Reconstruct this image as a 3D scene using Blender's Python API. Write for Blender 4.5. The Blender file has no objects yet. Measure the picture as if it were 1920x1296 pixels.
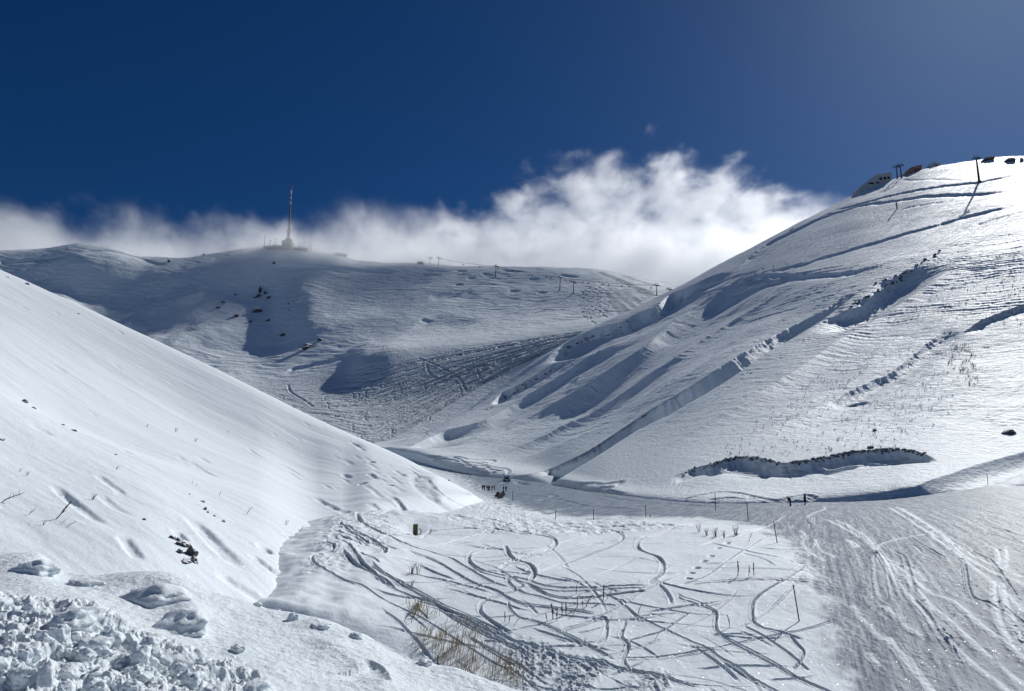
import bpy, bmesh, math, random
import numpy as np
from mathutils import Vector, Matrix

# ------------------------------------------------------------------ camera, light, exposure
scene = bpy.context.scene
col = scene.collection
F, CU, CV = 1332.0, 960.0, 648.0          # focal length and centre, in photograph pixels
PITCH = math.radians(10.3)
SP, CP = math.sin(PITCH), math.cos(PITCH)
cam_d = bpy.data.cameras.new('camera')
cam = bpy.data.objects.new('camera', cam_d)
col.objects.link(cam)
cam_d.sensor_width = 36.0
cam_d.lens = F / 1920.0 * 36.0
cam_d.clip_start, cam_d.clip_end = 0.1, 20000
cam.location = (0, 0, 0)
cam.rotation_euler = (math.pi / 2 + PITCH, 0, 0)
scene.camera = cam

SUN_AZ, SUN_EL = math.radians(40.5), math.radians(36)    # clockwise from straight ahead
SDIR = Vector((math.sin(SUN_AZ) * math.cos(SUN_EL), math.cos(SUN_AZ) * math.cos(SUN_EL), math.sin(SUN_EL)))
world = bpy.data.worlds.new('World')
scene.world = world
world.use_nodes = True
wn, wl = world.node_tree.nodes, world.node_tree.links
bg = wn['Background']
sky = wn.new('ShaderNodeTexSky')
sky.sky_type = 'NISHITA'
sky.sun_disc = False
sky.sun_elevation = SUN_EL
sky.sun_rotation = SUN_AZ
sky.altitude = 3200
sky.air_density = 1.0
sky.dust_density = 4.5
sky.ozone_density = 5.0
hsv = wn.new('ShaderNodeHueSaturation')
hsv.inputs['Saturation'].default_value = 1.24
tint = wn.new('ShaderNodeMix'); tint.data_type = 'RGBA'; tint.blend_type = 'MULTIPLY'
tint.inputs['Factor'].default_value = 1.0
tint.inputs['B'].default_value = (0.57, 0.76, 0.92, 1)      # cool white balance of the photograph
wl.new(sky.outputs['Color'], hsv.inputs['Color'])
wl.new(hsv.outputs['Color'], tint.inputs['A'])
wl.new(tint.outputs['Result'], bg.inputs['Color'])
bg.inputs['Strength'].default_value = 0.05
sun_d = bpy.data.lights.new('sun', 'SUN')
sun_d.energy = 4.9
sun_d.angle = math.radians(0.5)
sun_d.color = (1.0, 0.99, 0.965)
sun = bpy.data.objects.new('sun', sun_d)
col.objects.link(sun)
sun.rotation_euler = SDIR.to_track_quat('Z', 'Y').to_euler()
vs = scene.view_settings
vs.view_transform, vs.look, vs.exposure, vs.gamma = 'Standard', 'None', -0.32, 1.0
scene.cycles.use_denoising = True
scene.cycles.max_bounces = 10
scene.cycles.diffuse_bounces = 3
scene.cycles.volume_bounces = 8
scene.cycles.volume_step_rate = 0.35
scene.cycles.volume_max_steps = 256

rng = np.random.default_rng(7)
random.seed(7)

# ------------------------------------------------------------------ helpers: numbers
def ray(u, v):
    c = -(np.asarray(v, float) - CV) / F
    return (np.asarray(u, float) - CU) / F, CP - c * SP, SP + c * CP

def point(u, v, Y):
    rx, ry, rz = ray(u, v)
    k = Y / ry
    return np.stack([rx * k, np.broadcast_to(Y, np.shape(rx * k)), rz * k], -1)

def pchip(X, Yv, q):
    X, Yv = np.asarray(X, float), np.asarray(Yv, float)
    h = np.diff(X); d = np.diff(Yv) / h
    m = np.zeros(len(X))
    if len(X) > 2:
        for i in range(1, len(X) - 1):
            if d[i - 1] * d[i] > 0:
                w1, w2 = 2 * h[i] + h[i - 1], h[i] + 2 * h[i - 1]
                m[i] = (w1 + w2) / (w1 / d[i - 1] + w2 / d[i])
    m[0], m[-1] = d[0], d[-1]
    q = np.clip(q, X[0], X[-1])
    i = np.clip(np.searchsorted(X, q) - 1, 0, len(X) - 2)
    t = (q - X[i]) / h[i]
    return ((1 + 2 * t) * (1 - t) ** 2 * Yv[i] + t * (1 - t) ** 2 * h[i] * m[i]
            + t * t * (3 - 2 * t) * Yv[i + 1] + t * t * (t - 1) * h[i] * m[i + 1])

def loft_slopes(K):                        # K: [k, n]; monotone slopes for unit spacing
    d = np.diff(K, axis=0)
    m = np.zeros_like(K)
    a, b = d[:-1], d[1:]
    s = a * b > 0
    m[1:-1] = np.where(s, 2 * a * b / np.where(s, a + b, 1), 0)
    m[0], m[-1] = d[0], d[-1]
    return m

def smooth(a, b, x):
    t = np.clip((x - a) / (b - a), 0, 1)
    return t * t * (3 - 2 * t)

_perm = np.random.default_rng(3).permutation(1024).astype(np.int64)
_ang = np.random.default_rng(4).random(1024) * 2 * np.pi
_gx, _gy = np.cos(_ang).astype(np.float32), np.sin(_ang).astype(np.float32)

def perlin(x, y, seed=0):
    x0, y0 = np.floor(x), np.floor(y)
    fx, fy = (x - x0).astype(np.float32), (y - y0).astype(np.float32)
    xi, yi = x0.astype(np.int64) + seed * 131, y0.astype(np.int64) + seed * 57
    def g(dx, dy):
        h = _perm[(_perm[(xi + dx) & 1023] + yi + dy) & 1023]
        return _gx[h] * (fx - dx) + _gy[h] * (fy - dy)
    ux = fx * fx * fx * (fx * (fx * 6 - 15) + 10)
    uy = fy * fy * fy * (fy * (fy * 6 - 15) + 10)
    a, b, c, d = g(0, 0), g(1, 0), g(0, 1), g(1, 1)
    return ((a + (b - a) * ux) * (1 - uy) + (c + (d - c) * ux) * uy) * 1.5

def fbm(x, y, octaves=4, seed=0, gain=0.5, ridged=False):
    out, amp, tot = 0, 1.0, 0
    for o in range(octaves):
        n = perlin(x * 2 ** o, y * 2 ** o, seed + o * 7)
        if ridged:
            n = 1 - 2 * np.abs(n)
        out = out + amp * n
        tot += amp
        amp *= gain
    return out / tot

def spline(pts, step=6.0):                 # Catmull-Rom through image points
    p = np.array(pts, float)
    if len(p) == 2:
        n = max(2, int(np.hypot(*(p[1] - p[0])) / step))
        return p[0] + (p[1] - p[0]) * np.linspace(0, 1, n)[:, None]
    q = np.vstack([2 * p[0] - p[1], p, 2 * p[-1] - p[-2]])
    out = []
    for i in range(1, len(q) - 2):
        n = max(2, int(np.hypot(*(q[i + 1] - q[i])) / step))
        t = np.linspace(0, 1, n, endpoint=False)[:, None]
        a, b, c, d = q[i - 1], q[i], q[i + 1], q[i + 2]
        out.append(0.5 * (2 * b + (c - a) * t + (2 * a - 5 * b + 4 * c - d) * t ** 2 + (3 * b - a - 3 * c + d) * t ** 3))
    out.append(q[-2][None])
    return np.vstack(out)

# ------------------------------------------------------------------ helpers: objects
def tag(o, label=None, cat=None, group=None, kind=None):
    if label: o['label'] = label
    if cat: o['category'] = cat
    if group: o['group'] = group
    if kind: o['kind'] = kind
    return o

def link(name, me, mat=None, parent=None):
    o = bpy.data.objects.new(name, me)
    col.objects.link(o)
    if mat is not None:
        me.materials.append(mat)
    if parent is not None:
        o.parent = parent
    return o

def empty(name, loc, rz=0, label=None, cat=None, group=None):
    o = bpy.data.objects.new(name, None)
    o.empty_display_size = 0.3
    col.objects.link(o)
    o.location = loc
    o.rotation_euler = (0, 0, rz)
    return tag(o, label, cat, group)

def copy_tree(o, parent=None):
    c = o.copy()
    col.objects.link(c)
    if parent is not None:
        c.parent = parent
    for ch in [x for x in col.objects if x.parent == o]:
        copy_tree(ch, c)
    return c

def grid_mesh(name, P, attrs=None):
    nr, nc = P.shape[:2]
    me = bpy.data.meshes.new(name)
    idx = np.arange(nr * nc, dtype=np.int32).reshape(nr, nc)
    q = np.stack([idx[:-1, :-1], idx[:-1, 1:], idx[1:, 1:], idx[1:, :-1]], -1).reshape(-1, 4)
    me.vertices.add(nr * nc)
    me.vertices.foreach_set('co', P.reshape(-1).astype(np.float32))
    me.loops.add(q.size)
    me.loops.foreach_set('vertex_index', q.reshape(-1))
    me.polygons.add(len(q))
    me.polygons.foreach_set('loop_start', np.arange(0, q.size, 4, dtype=np.int32))
    me.polygons.foreach_set('use_smooth', np.ones(len(q), bool))
    for k, a in (attrs or {}).items():
        at = me.attributes.new(k, 'FLOAT', 'POINT')
        at.data.foreach_set('value', a.reshape(-1).astype(np.float32))
    me.update(calc_edges=True)
    return me

def blur(a, n, axis):
    a = np.asarray(a, float)
    pad = [(0, 0)] * a.ndim
    pad[axis] = (n + 1, n)
    c = np.cumsum(np.pad(a, pad, mode='edge'), axis=axis)
    hi = np.take(c, range(2 * n + 1, c.shape[axis]), axis=axis)
    lo = np.take(c, range(0, c.shape[axis] - 2 * n - 1), axis=axis)
    return (hi - lo) / (2 * n + 1)

class Sheet:
    """Terrain lofted through curves; each curve is a list of (column, row, depth) traced on the photograph."""
    def __init__(s, u0, u1, du, curves, rows, ridge):
        s.U = np.arange(u0, u1 + du, du)
        s.du = du
        V, L = [], []
        for c in curves:
            c = np.array(c, float)
            V.append(pchip(c[:, 0], c[:, 1], s.U)); L.append(pchip(c[:, 0], np.log(c[:, 2]), s.U))
        V, L = np.array(V), np.array(L)
        nb = int(55 / du)
        L = blur(blur(L, nb, 1), nb, 1)
        mv, ml = loft_slopes(V), loft_slopes(L)
        vs_, ls_ = [], []
        s.krow = []
        n0 = 0
        for k, n in enumerate(rows):
            s.krow.append(n0)
            t = np.arange(n)[:, None] / n
            if k == len(rows) - 1:
                t = np.linspace(0, 1, n)[:, None]
            a, b, c, d = (1 + 2 * t) * (1 - t) ** 2, t * (1 - t) ** 2, t * t * (3 - 2 * t), t * t * (t - 1)
            vs_.append(a * V[k] + b * mv[k] + c * V[k + 1] + d * mv[k + 1])
            ls_.append(a * L[k] + b * ml[k] + c * L[k + 1] + d * ml[k + 1])
            n0 += n
        s.krow.append(n0)
        s.V, s.Y = np.vstack(vs_), np.exp(np.vstack(ls_))
        s.UU = np.broadcast_to(s.U, s.V.shape)
        s.P = point(s.UU, s.V, s.Y)
        s.h = np.zeros(s.V.shape)
        s.hx = np.zeros(s.V.shape)
        s.attr = {'packed': np.zeros(s.V.shape), 'rock': np.zeros(s.V.shape)}
        s.last = s.krow[ridge]
        s.X, s.Yw, s.Z = s.P[..., 0], s.P[..., 1], s.P[..., 2]
    def locate(s, u, v):
        ci = np.clip((u - s.U[0]) / s.du, 0, len(s.U) - 1.001)
        c = int(round(ci))
        colv = s.V[:s.last + 1, c]
        r = int(np.argmin(np.abs(colv - v)))
        return r, c
    def base(s, pts):
        out = []
        for u, v in pts:
            r, c = s.locate(u, v)
            r0 = min(max(r, 1), s.last - 1)
            colv = s.V[r0 - 1:r0 + 2, c]
            o = np.argsort(colv)
            Y = np.interp(v, colv[o], s.Y[r0 - 1:r0 + 2, c][o])
            out.append(point(u, v, Y))
        return np.array(out)
    def at(s, u, v, dz=0.0):
        """Point of the finished surface that shows at (u, v)."""
        c = int(round(np.clip((u - s.U[0]) / s.du, 0, len(s.U) - 1)))
        Z = s.P[:s.last + 1, c, 2] + s.h[:s.last + 1, c]
        y, x = s.P[:s.last + 1, c, 1], s.P[:s.last + 1, c, 0]
        fw = y * CP + Z * SP
        vv = CV - F * (Z * CP - y * SP) / fw
        r = int(np.argmin(np.abs(vv - v)))
        return Vector((x[r], y[r], Z[r] + dz))
    def dist(s, pts, reach, step=6.0):
        """Signed distance (m) to a traced line and the fraction along it; + lies on the right of its direction."""
        q = spline(pts, step)
        W = s.base(q)
        n = len(q)
        seg = np.linalg.norm(np.diff(W, axis=0), axis=1)
        acc = np.concatenate([[0], np.cumsum(seg)])
        D = np.full(s.V.shape, 1e9, np.float32); S = np.zeros(s.V.shape, np.float32); A = np.zeros(s.V.shape, np.float32)
        for i in range(n - 1):
            if seg[i] < 1e-6: continue
            mpx = reach * F / min(W[i, 1], W[i + 1, 1]) * 1.25 + 3
            ua, ub = min(q[i, 0], q[i + 1, 0]) - mpx, max(q[i, 0], q[i + 1, 0]) + mpx
            ca, cb = int(max(0, (ua - s.U[0]) / s.du)), int(min(len(s.U), (ub - s.U[0]) / s.du + 2))
            if cb <= ca: continue
            va, vb = min(q[i, 1], q[i + 1, 1]) - mpx, max(q[i, 1], q[i + 1, 1]) + mpx
            sub = s.V[:, ca:cb]
            rr = np.where(((sub >= va) & (sub <= vb)).any(1))[0]
            if not len(rr): continue
            ra, rb = rr[0], rr[-1] + 1
            Q = s.P[ra:rb, ca:cb]
            e = W[i + 1] - W[i]
            rel = Q - W[i]
            t = np.clip(rel @ e / (e @ e), 0, 1)
            dd = np.linalg.norm(rel - t[..., None] * e, axis=-1)
            cr = (q[i + 1, 0] - q[i, 0]) * (s.V[ra:rb, ca:cb] - q[i, 1]) - (q[i + 1, 1] - q[i, 1]) * (s.UU[ra:rb, ca:cb] - q[i, 0])
            m = dd < D[ra:rb, ca:cb]
            D[ra:rb, ca:cb][m] = dd[m]
            S[ra:rb, ca:cb][m] = np.where(cr >= 0, 1, -1)[m]
            A[ra:rb, ca:cb][m] = ((acc[i] + t * seg[i]) / acc[-1])[m]
        return D * S, A, D < reach
    def ends(s, A, a=0.08, b=0.08):
        return smooth(0, max(a, 1e-4), A) * smooth(0, max(b, 1e-4), 1 - A)
    def track(s, pts, w=0.4, depth=0.2, berm=0.4, rough=0.3, packed=0.5, ends=0.05, seed=1, step=6.0):
        S, A, m = s.dist(pts, w * 4, step)
        x = np.abs(S[m]) / w
        n = fbm(s.X[m] * .9 / max(w, .2), s.Yw[m] * .9 / max(w, .2), 3, seed)
        e = s.ends(A[m], ends, ends) * (0.8 + 0.4 * perlin(s.X[m] * .25, s.Yw[m] * .25, seed + 3))
        g = -depth * np.exp(-(x / 0.9) ** 4) * (1 + rough * n)
        b = depth * berm * np.exp(-((x - 1.6) / 0.55) ** 2) * (0.8 + 1.2 * n)
        s.h[m] += np.where(s.h[m] < -depth * .6, 0.35, 1.0) * (g + b) * e
        s.attr['packed'][m] = np.maximum(s.attr['packed'][m], packed * np.exp(-(x / 1.1) ** 4) * e)  # pressed-snow grey, with the groove's shade painted into the colour
    def gully(s, pts, w, depth, right=0.0, ends=0.15, rock=0.0, seed=5, end2=None):
        """The ground falls away on the right of the traced crest and comes back further right."""
        S, A, m = s.dist(pts, w * 6, 8.0)
        wob = 1 + 0.35 * fbm(s.X[m] / (w * 2.5), s.Yw[m] / (w * 2.5), 3, seed)
        x = S[m] / w * wob
        e = s.ends(A[m], ends, ends if end2 is None else end2)
        hl = -depth * np.where(x > 0, x * np.exp(1 - np.maximum(x, 0)), 0)
        hr = right * np.where(x <= 0, -x * np.exp(1 + np.minimum(x, 0)), 0)
        s.h[m] += (hl + hr) * e
        if rock:
            nn = fbm(s.X[m] / (w * .6), s.Yw[m] / (w * .6), 4, seed + 9)
            s.attr['rock'][m] = np.maximum(s.attr['rock'][m], rock * e * np.exp(-((x - .5) / .5) ** 2) * smooth(.05, .35, nn))
    def scarp(s, pts, w, drop, back, ends=0.1, rock=0.0, seed=11, rag=0.3, fan=0.0):
        """A cut edge: right (lower) side of the traced line drops by `drop` and eases out over `back`."""
        S, A, m = s.dist(pts, back * 2.6, 6.0)
        n = fbm(s.X[m] / (w * 2), s.Z[m] / (w * 2), 3, seed)
        x = S[m] + rag * w * n
        e = s.ends(A[m], ends, ends)
        ln_ = 1 + fan * fbm(A[m] * 22, A[m] * 0 + seed, 3, seed + 2)
        h = np.where(x > 0, -drop * ln_ * (1 - np.exp(-np.maximum(x, 0) / w)) * np.exp(-(np.maximum(x, 0) / (back * ln_)) ** 2), 0)
        s.h[m] += h * e
        if rock:
            nn = fbm(s.X[m] * 1.2, s.Z[m] * 1.6, 4, seed + 4)
            s.attr['rock'][m] = np.maximum(s.attr['rock'][m], rock * e * np.exp(-((x - w * .35) / (w * .55)) ** 2) * smooth(-.1, .25, nn))
    def trough(s, pts, depth, wl_, wr_, ends=0.2, seed=2, rag=0.25):
        """A hollow along a traced line with a width (m) for its left and its right flank."""
        S, A, m = s.dist(pts, 2.6 * max(wl_, wr_), 10.0)
        n = 1 + rag * fbm(s.X[m] / wl_ / 2, s.Z[m] / wl_ / 2, 3, seed)
        x = np.where(S[m] > 0, S[m] / wr_, -S[m] / wl_) * n
        s.h[m] += -depth * np.exp(-x ** 2) * s.ends(A[m], ends, ends)
    def bump(s, u, v, ru, rv, h, rot=0.0):
        """A smooth swell (metres) centred on an image point with image-space radii."""
        du_, dv_ = s.UU - u, s.V - v
        c, sn = math.cos(rot), math.sin(rot)
        a, b = (du_ * c + dv_ * sn) / ru, (-du_ * sn + dv_ * c) / rv
        s.h += h * np.exp(-(a * a + b * b))
    def region(s, poly):
        """Soft mask of an image-space polygon on the sheet."""
        p = np.array(poly, float)
        inside = np.zeros(s.V.shape, bool)
        u, v = s.UU, s.V
        j = len(p) - 1
        for i in range(len(p)):
            cond = (p[i, 1] > v) != (p[j, 1] > v)
            with np.errstate(divide='ignore', invalid='ignore'):
                xx = (p[j, 0] - p[i, 0]) * (v - p[i, 1]) / (p[j, 1] - p[i, 1]) + p[i, 0]
            inside ^= cond & (u < xx)
            j = i
        return inside
    def build(s, name, mat):
        P = s.P.copy()
        P[..., 2] += s.h
        me = grid_mesh(name, P, s.attr)
        o = link(name, me, mat)
        return tag(o, kind='structure')

# ------------------------------------------------------------------ materials
def new_mat(name):
    m = bpy.data.materials.new(name)
    m.use_nodes = True
    return m, m.node_tree.nodes, m.node_tree.links, m.node_tree.nodes['Principled BSDF']

def snow_mat(name, grain, bump, rough=0.6, spec=0.18, color=(0.795, 0.86, 0.90), packed=(0.10, 0.142, 0.205), sparkle=0.0, stretch=None, grain2=None, bump2=0.0):  # second colour: grey of pressed snow with its tiny shadows darkened in
    m, n, l, b = new_mat(name)
    geo = n.new('ShaderNodeNewGeometry')
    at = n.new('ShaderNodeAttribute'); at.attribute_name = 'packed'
    ar = n.new('ShaderNodeAttribute'); ar.attribute_name = 'rock'
    nz = n.new('ShaderNodeTexNoise'); nz.inputs['Scale'].default_value = grain
    nz.inputs['Detail'].default_value = 8; nz.inputs['Roughness'].default_value = 0.62
    src = geo.outputs['Position']
    if stretch:
        mp = n.new('ShaderNodeMapping'); mp.inputs['Scale'].default_value = stretch[0]; mp.inputs['Rotation'].default_value = stretch[1]
        l.new(src, mp.inputs['Vector']); src = mp.outputs['Vector']
    l.new(src, nz.inputs['Vector'])
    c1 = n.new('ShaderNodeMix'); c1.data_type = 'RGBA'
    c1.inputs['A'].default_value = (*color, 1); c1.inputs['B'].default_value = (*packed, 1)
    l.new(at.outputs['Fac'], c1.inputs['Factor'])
    c2 = n.new('ShaderNodeMix'); c2.data_type = 'RGBA'
    l.new(c1.outputs['Result'], c2.inputs['A']); c2.inputs['B'].default_value = (0.05, 0.047, 0.045, 1)
    l.new(ar.outputs['Fac'], c2.inputs['Factor'])
    l.new(c2.outputs['Result'], b.inputs['Base Color'])
    b.inputs['Roughness'].default_value = rough
    b.inputs['Specular IOR Level'].default_value = spec
    bp = n.new('ShaderNodeBump'); bp.inputs['Strength'].default_value = 1.0; bp.inputs['Distance'].default_value = bump
    l.new(nz.outputs['Fac'], bp.inputs['Height'])
    last = bp
    if grain2:
        nz2 = n.new('ShaderNodeTexNoise'); nz2.inputs['Scale'].default_value = grain2; nz2.inputs['Detail'].default_value = 4
        l.new(geo.outputs['Position'], nz2.inputs['Vector'])
        bp2 = n.new('ShaderNodeBump'); bp2.inputs['Strength'].default_value = 1.0; bp2.inputs['Distance'].default_value = bump2
        l.new(nz2.outputs['Fac'], bp2.inputs['Height']); l.new(bp.outputs['Normal'], bp2.inputs['Normal'])
        last = bp2
    l.new(last.outputs['Normal'], b.inputs['Normal'])
    if sparkle:                            # ice crystals: small facets, each turned its own way
        vo = n.new('ShaderNodeTexVoronoi'); vo.inputs['Scale'].default_value = sparkle
        l.new(geo.outputs['Position'], vo.inputs['Vector'])
        sub = n.new('ShaderNodeVectorMath'); sub.operation = 'SUBTRACT'; sub.inputs[1].default_value = (.5, .5, .5)
        l.new(vo.outputs['Color'], sub.inputs[0])
        sc = n.new('ShaderNodeVectorMath'); sc.operation = 'SCALE'; sc.inputs['Scale'].default_value = 1.6
        l.new(sub.outputs[0], sc.inputs[0])
        add = n.new('ShaderNodeVectorMath'); add.operation = 'ADD'
        l.new(geo.outputs['Normal'], add.inputs[0]); l.new(sc.outputs[0], add.inputs[1])
        nm = n.new('ShaderNodeVectorMath'); nm.operation = 'NORMALIZE'; l.new(add.outputs[0], nm.inputs[0])
        l.new(nm.outputs[0], b.inputs['Coat Normal'])
        b.inputs['Coat Roughness'].default_value = .14
        b.inputs['Coat Weight'].default_value = .045
    return m

def flat_mat(name, color, rough=0.7, metal=0.0, noise=0.0, scale=5.0):
    m, n, l, b = new_mat(name)
    b.inputs['Roughness'].default_value = rough
    b.inputs['Metallic'].default_value = metal
    if noise:
        geo = n.new('ShaderNodeNewGeometry')
        nz = n.new('ShaderNodeTexNoise'); nz.inputs['Scale'].default_value = scale; nz.inputs['Detail'].default_value = 5
        l.new(geo.outputs['Position'], nz.inputs['Vector'])
        mx = n.new('ShaderNodeMix'); mx.data_type = 'RGBA'
        mx.inputs['A'].default_value = (*[c * (1 - noise) for c in color], 1)
        mx.inputs['B'].default_value = (*[min(1, c * (1 + noise)) for c in color], 1)
        l.new(nz.outputs['Fac'], mx.inputs['Factor'])
        l.new(mx.outputs['Result'], b.inputs['Base Color'])
    else:
        b.inputs['Base Color'].default_value = (*color, 1)
    return m

SNOW_NEAR = snow_mat('snow_near', 9.0, 0.05, grain2=90.0, bump2=0.006, sparkle=80)
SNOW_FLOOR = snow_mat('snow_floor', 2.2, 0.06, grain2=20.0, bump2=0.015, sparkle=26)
SNOW_SLOPE = snow_mat('snow_slope', 0.8, 0.06, grain2=6.0, bump2=0.03, sparkle=16)
SNOW_RIGHT = snow_mat('snow_right', 0.55, 0.5, grain2=2.5, bump2=0.10, spec=.16, rough=.62, stretch=((1, 1, 2.6), (0, 0, 0)))
SNOW_FAR = snow_mat('snow_far', 0.09, 1.6, grain2=0.5, bump2=0.35, stretch=((1, 1, 2.6), (0, 0, 0)))
# ------------------------------------------------------------------ terrain: the far mountain
RIDGE_FAR = [(-200, 480), (0, 470), (80, 465), (150, 457), (200, 462), (280, 480), (340, 481), (400, 475), (470, 467), (540, 463), (600, 471), (640, 479), (670, 487), (740, 493), (800, 494), (860, 501), (940, 501), (1040, 502), (1110, 504), (1170, 514), (1230, 526), (1275, 534), (1400, 560), (1600, 600)]
def ryf(u): return float(np.interp(u, [-200, 540, 800, 940, 1100, 1280, 1600], [1060, 1130, 1110, 1080, 1050, 1000, 950]))
far = Sheet(-200, 1500, 1.7, [
    [(-200, 930, 390), (700, 930, 390), (1600, 930, 390)],
    [(-200, 845, 470), (700, 842, 468), (1600, 840, 470)],
    [(-200, 770, 570), (470, 765, 575), (700, 752, 570), (900, 735, 565), (1100, 715, 560), (1600, 690, 560)],
    [(-200, 725, 690), (470, 722, 690), (560, 712, 690), (640, 694, 680), (690, 664, 668), (740, 650, 665), (800, 648, 665), (900, 641, 660), (1000, 630, 650), (1100, 616, 640), (1250, 590, 640), (1600, 560, 640)],
    [(-200, 690, 760), (470, 690, 770), (560, 676, 775), (640, 657, 775), (690, 643, 765), (740, 636, 765), (800, 632, 765), (900, 622, 760), (1000, 610, 750), (1100, 597, 740), (1250, 575, 720), (1600, 550, 700)],
    [(-200, 600, 860), (300, 600, 870), (470, 600, 880), (560, 590, 890), (700, 588, 880), (900, 585, 860), (1100, 570, 830), (1250, 558, 800), (1600, 548, 780)],
    [(-200, 530, 960), (300, 535, 970), (470, 530, 1000), (560, 525, 1010), (800, 535, 985), (940, 538, 960), (1100, 536, 920), (1250, 542, 880), (1600, 540, 860)],
    [(u, v, ryf(u)) for u, v in RIDGE_FAR],
    [(u, v + 30, ryf(u) * 1.25) for u, v in RIDGE_FAR],
    [(u, 760, 2200) for u in (-200, 700, 1600)],
], [12, 90, 110, 40, 60, 70, 70, 30, 20], 7)

# ------------------------------------------------------------------ terrain: the left slope
RIDGE_LEFT = [(-220, 400, 265), (0, 506, 245), (60, 533, 238), (200, 597, 215), (450, 713, 180), (600, 786, 165), (700, 831, 155), (760, 859, 150), (830, 897, 146), (880, 922, 145), (905, 939, 143), (940, 945, 155), (980, 950, 170)]
left = Sheet(-220, 980, 1.3, [
    [(-220, 1290, 17), (0, 1260, 22), (250, 1230, 27), (450, 1190, 33), (600, 1125, 42), (640, 1052, 56), (700, 1001, 74), (800, 990, 81), (880, 976, 93), (910, 949, 124), (940, 948, 140), (980, 952, 150)],
    [(-220, 1020, 29), (0, 985, 35), (250, 1000, 38), (450, 1052, 41), (600, 1080, 47), (640, 1032, 58), (700, 985, 77), (800, 968, 87), (880, 948, 104), (910, 942, 130), (940, 947, 146), (980, 951, 155)],
    [(-220, 640, 72), (0, 738, 77), (140, 806, 74), (250, 850, 71), (350, 888, 69), (480, 932, 68), (600, 985, 63), (640, 980, 67), (700, 948, 86), (800, 925, 99), (880, 928, 114), (910, 940, 135), (940, 946, 150), (980, 951, 160)],
    [(-220, 643, 90), (0, 739, 91), (140, 805, 88), (250, 846, 85), (350, 876, 83), (480, 916, 81), (600, 962, 76), (640, 955, 80), (700, 926, 97), (800, 910, 110), (880, 925, 125), (910, 939.6, 138), (940, 945.6, 152), (980, 950.6, 163)],
    [(-220, 540, 155), (0, 620, 152), (140, 685, 146), (250, 740, 140), (350, 788, 135), (480, 843, 128), (600, 893, 119), (640, 893, 119), (700, 880, 124), (800, 886, 130), (880, 923.5, 135), (910, 939.3, 141), (940, 945.3, 154), (980, 950.3, 166)],
    RIDGE_LEFT,
    [(u, v + 14, y + 30) for u, v, y in RIDGE_LEFT],
    [(u, v + 160, y + 120) for u, v, y in RIDGE_LEFT],
], [60, 150, 30, 150, 150, 24, 16], 5)

# ------------------------------------------------------------------ terrain: the right mountain
RIDGE_RIGHT = [(660, 834, 490), (700, 829, 490), (770, 816, 508), (830, 794, 525), (940, 722, 565), (1030, 660, 600), (1100, 621, 630), (1180, 582, 665), (1265, 541, 700), (1330, 505, 700), (1400, 469, 710), (1450, 441, 722), (1500, 415, 735), (1560, 386, 745), (1610, 360, 755), (1680, 334, 750), (1740, 314, 735), (1835, 300, 710), (1870, 296, 695), (1920, 294, 680), (2150, 285, 580)]
right = Sheet(660, 2150, 1.25, [
    [(660, 918, 455.1), (700, 913, 448.2), (770, 923, 418.6), (850, 947, 374.3), (940, 970, 330.0), (1000, 975, 311.3), (1050, 982, 283.7), (1120, 997, 197.0), (1200, 1012, 147.8), (1330, 1021, 116.2), (1510, 1016, 118.2), (1650, 1001, 110.3), (1700, 992, 110.3), (1790, 987, 110.3), (1920, 981, 114.3), (2150, 970, 118.2)],
    [(660, 843, 462), (700, 838, 455), (770, 848, 425), (850, 872, 380), (940, 895, 335), (1000, 900, 316), (1050, 907, 288), (1120, 922, 200), (1200, 937, 150), (1330, 946, 118), (1510, 941, 120), (1650, 926, 112), (1700, 917, 112), (1790, 912, 112), (1920, 906, 116), (2150, 895, 120)],
    [(660, 838, 467), (700, 833, 462), (770, 835, 440), (850, 845, 415), (940, 862, 390), (1000, 870, 365), (1050, 877, 330), (1120, 892, 230), (1200, 905, 180), (1330, 908, 136), (1510, 900, 134), (1650, 885, 130), (1700, 876, 130), (1790, 862, 133), (1920, 838, 142), (2150, 800, 150)],
    [(660, 836, 475), (700, 831, 470), (770, 820, 470), (850, 810, 460), (940, 805, 450), (1050, 800, 420), (1120, 803, 350), (1200, 805, 290), (1330, 803, 215), (1510, 795, 190), (1650, 782, 185), (1790, 765, 180), (1920, 745, 185), (2150, 720, 185)],
    [(660, 835, 480), (700, 830, 475), (770, 817.5, 490), (850, 785, 505), (940, 760, 515), (1050, 725, 510), (1200, 690, 440), (1330, 670, 346), (1510, 640, 312), (1650, 615, 300), (1790, 600, 280), (1920, 590, 270), (2150, 560, 260)],
    [(660, 834.5, 485), (700, 829.5, 484), (770, 816.5, 500), (850, 783.5, 522), (940, 732, 548), (1050, 668, 585), (1200, 610, 590), (1330, 570, 540), (1510, 510, 480), (1650, 475, 445), (1790, 450, 420), (1920, 430, 390), (2150, 400, 350)],
    RIDGE_RIGHT,
    [(u, v + 25, y * 1.2) for u, v, y in RIDGE_RIGHT],
    [(u, v + 250, y * 1.7) for u, v, y in RIDGE_RIGHT],
], [30, 90, 220, 320, 250, 170, 20, 14], 6)

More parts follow.
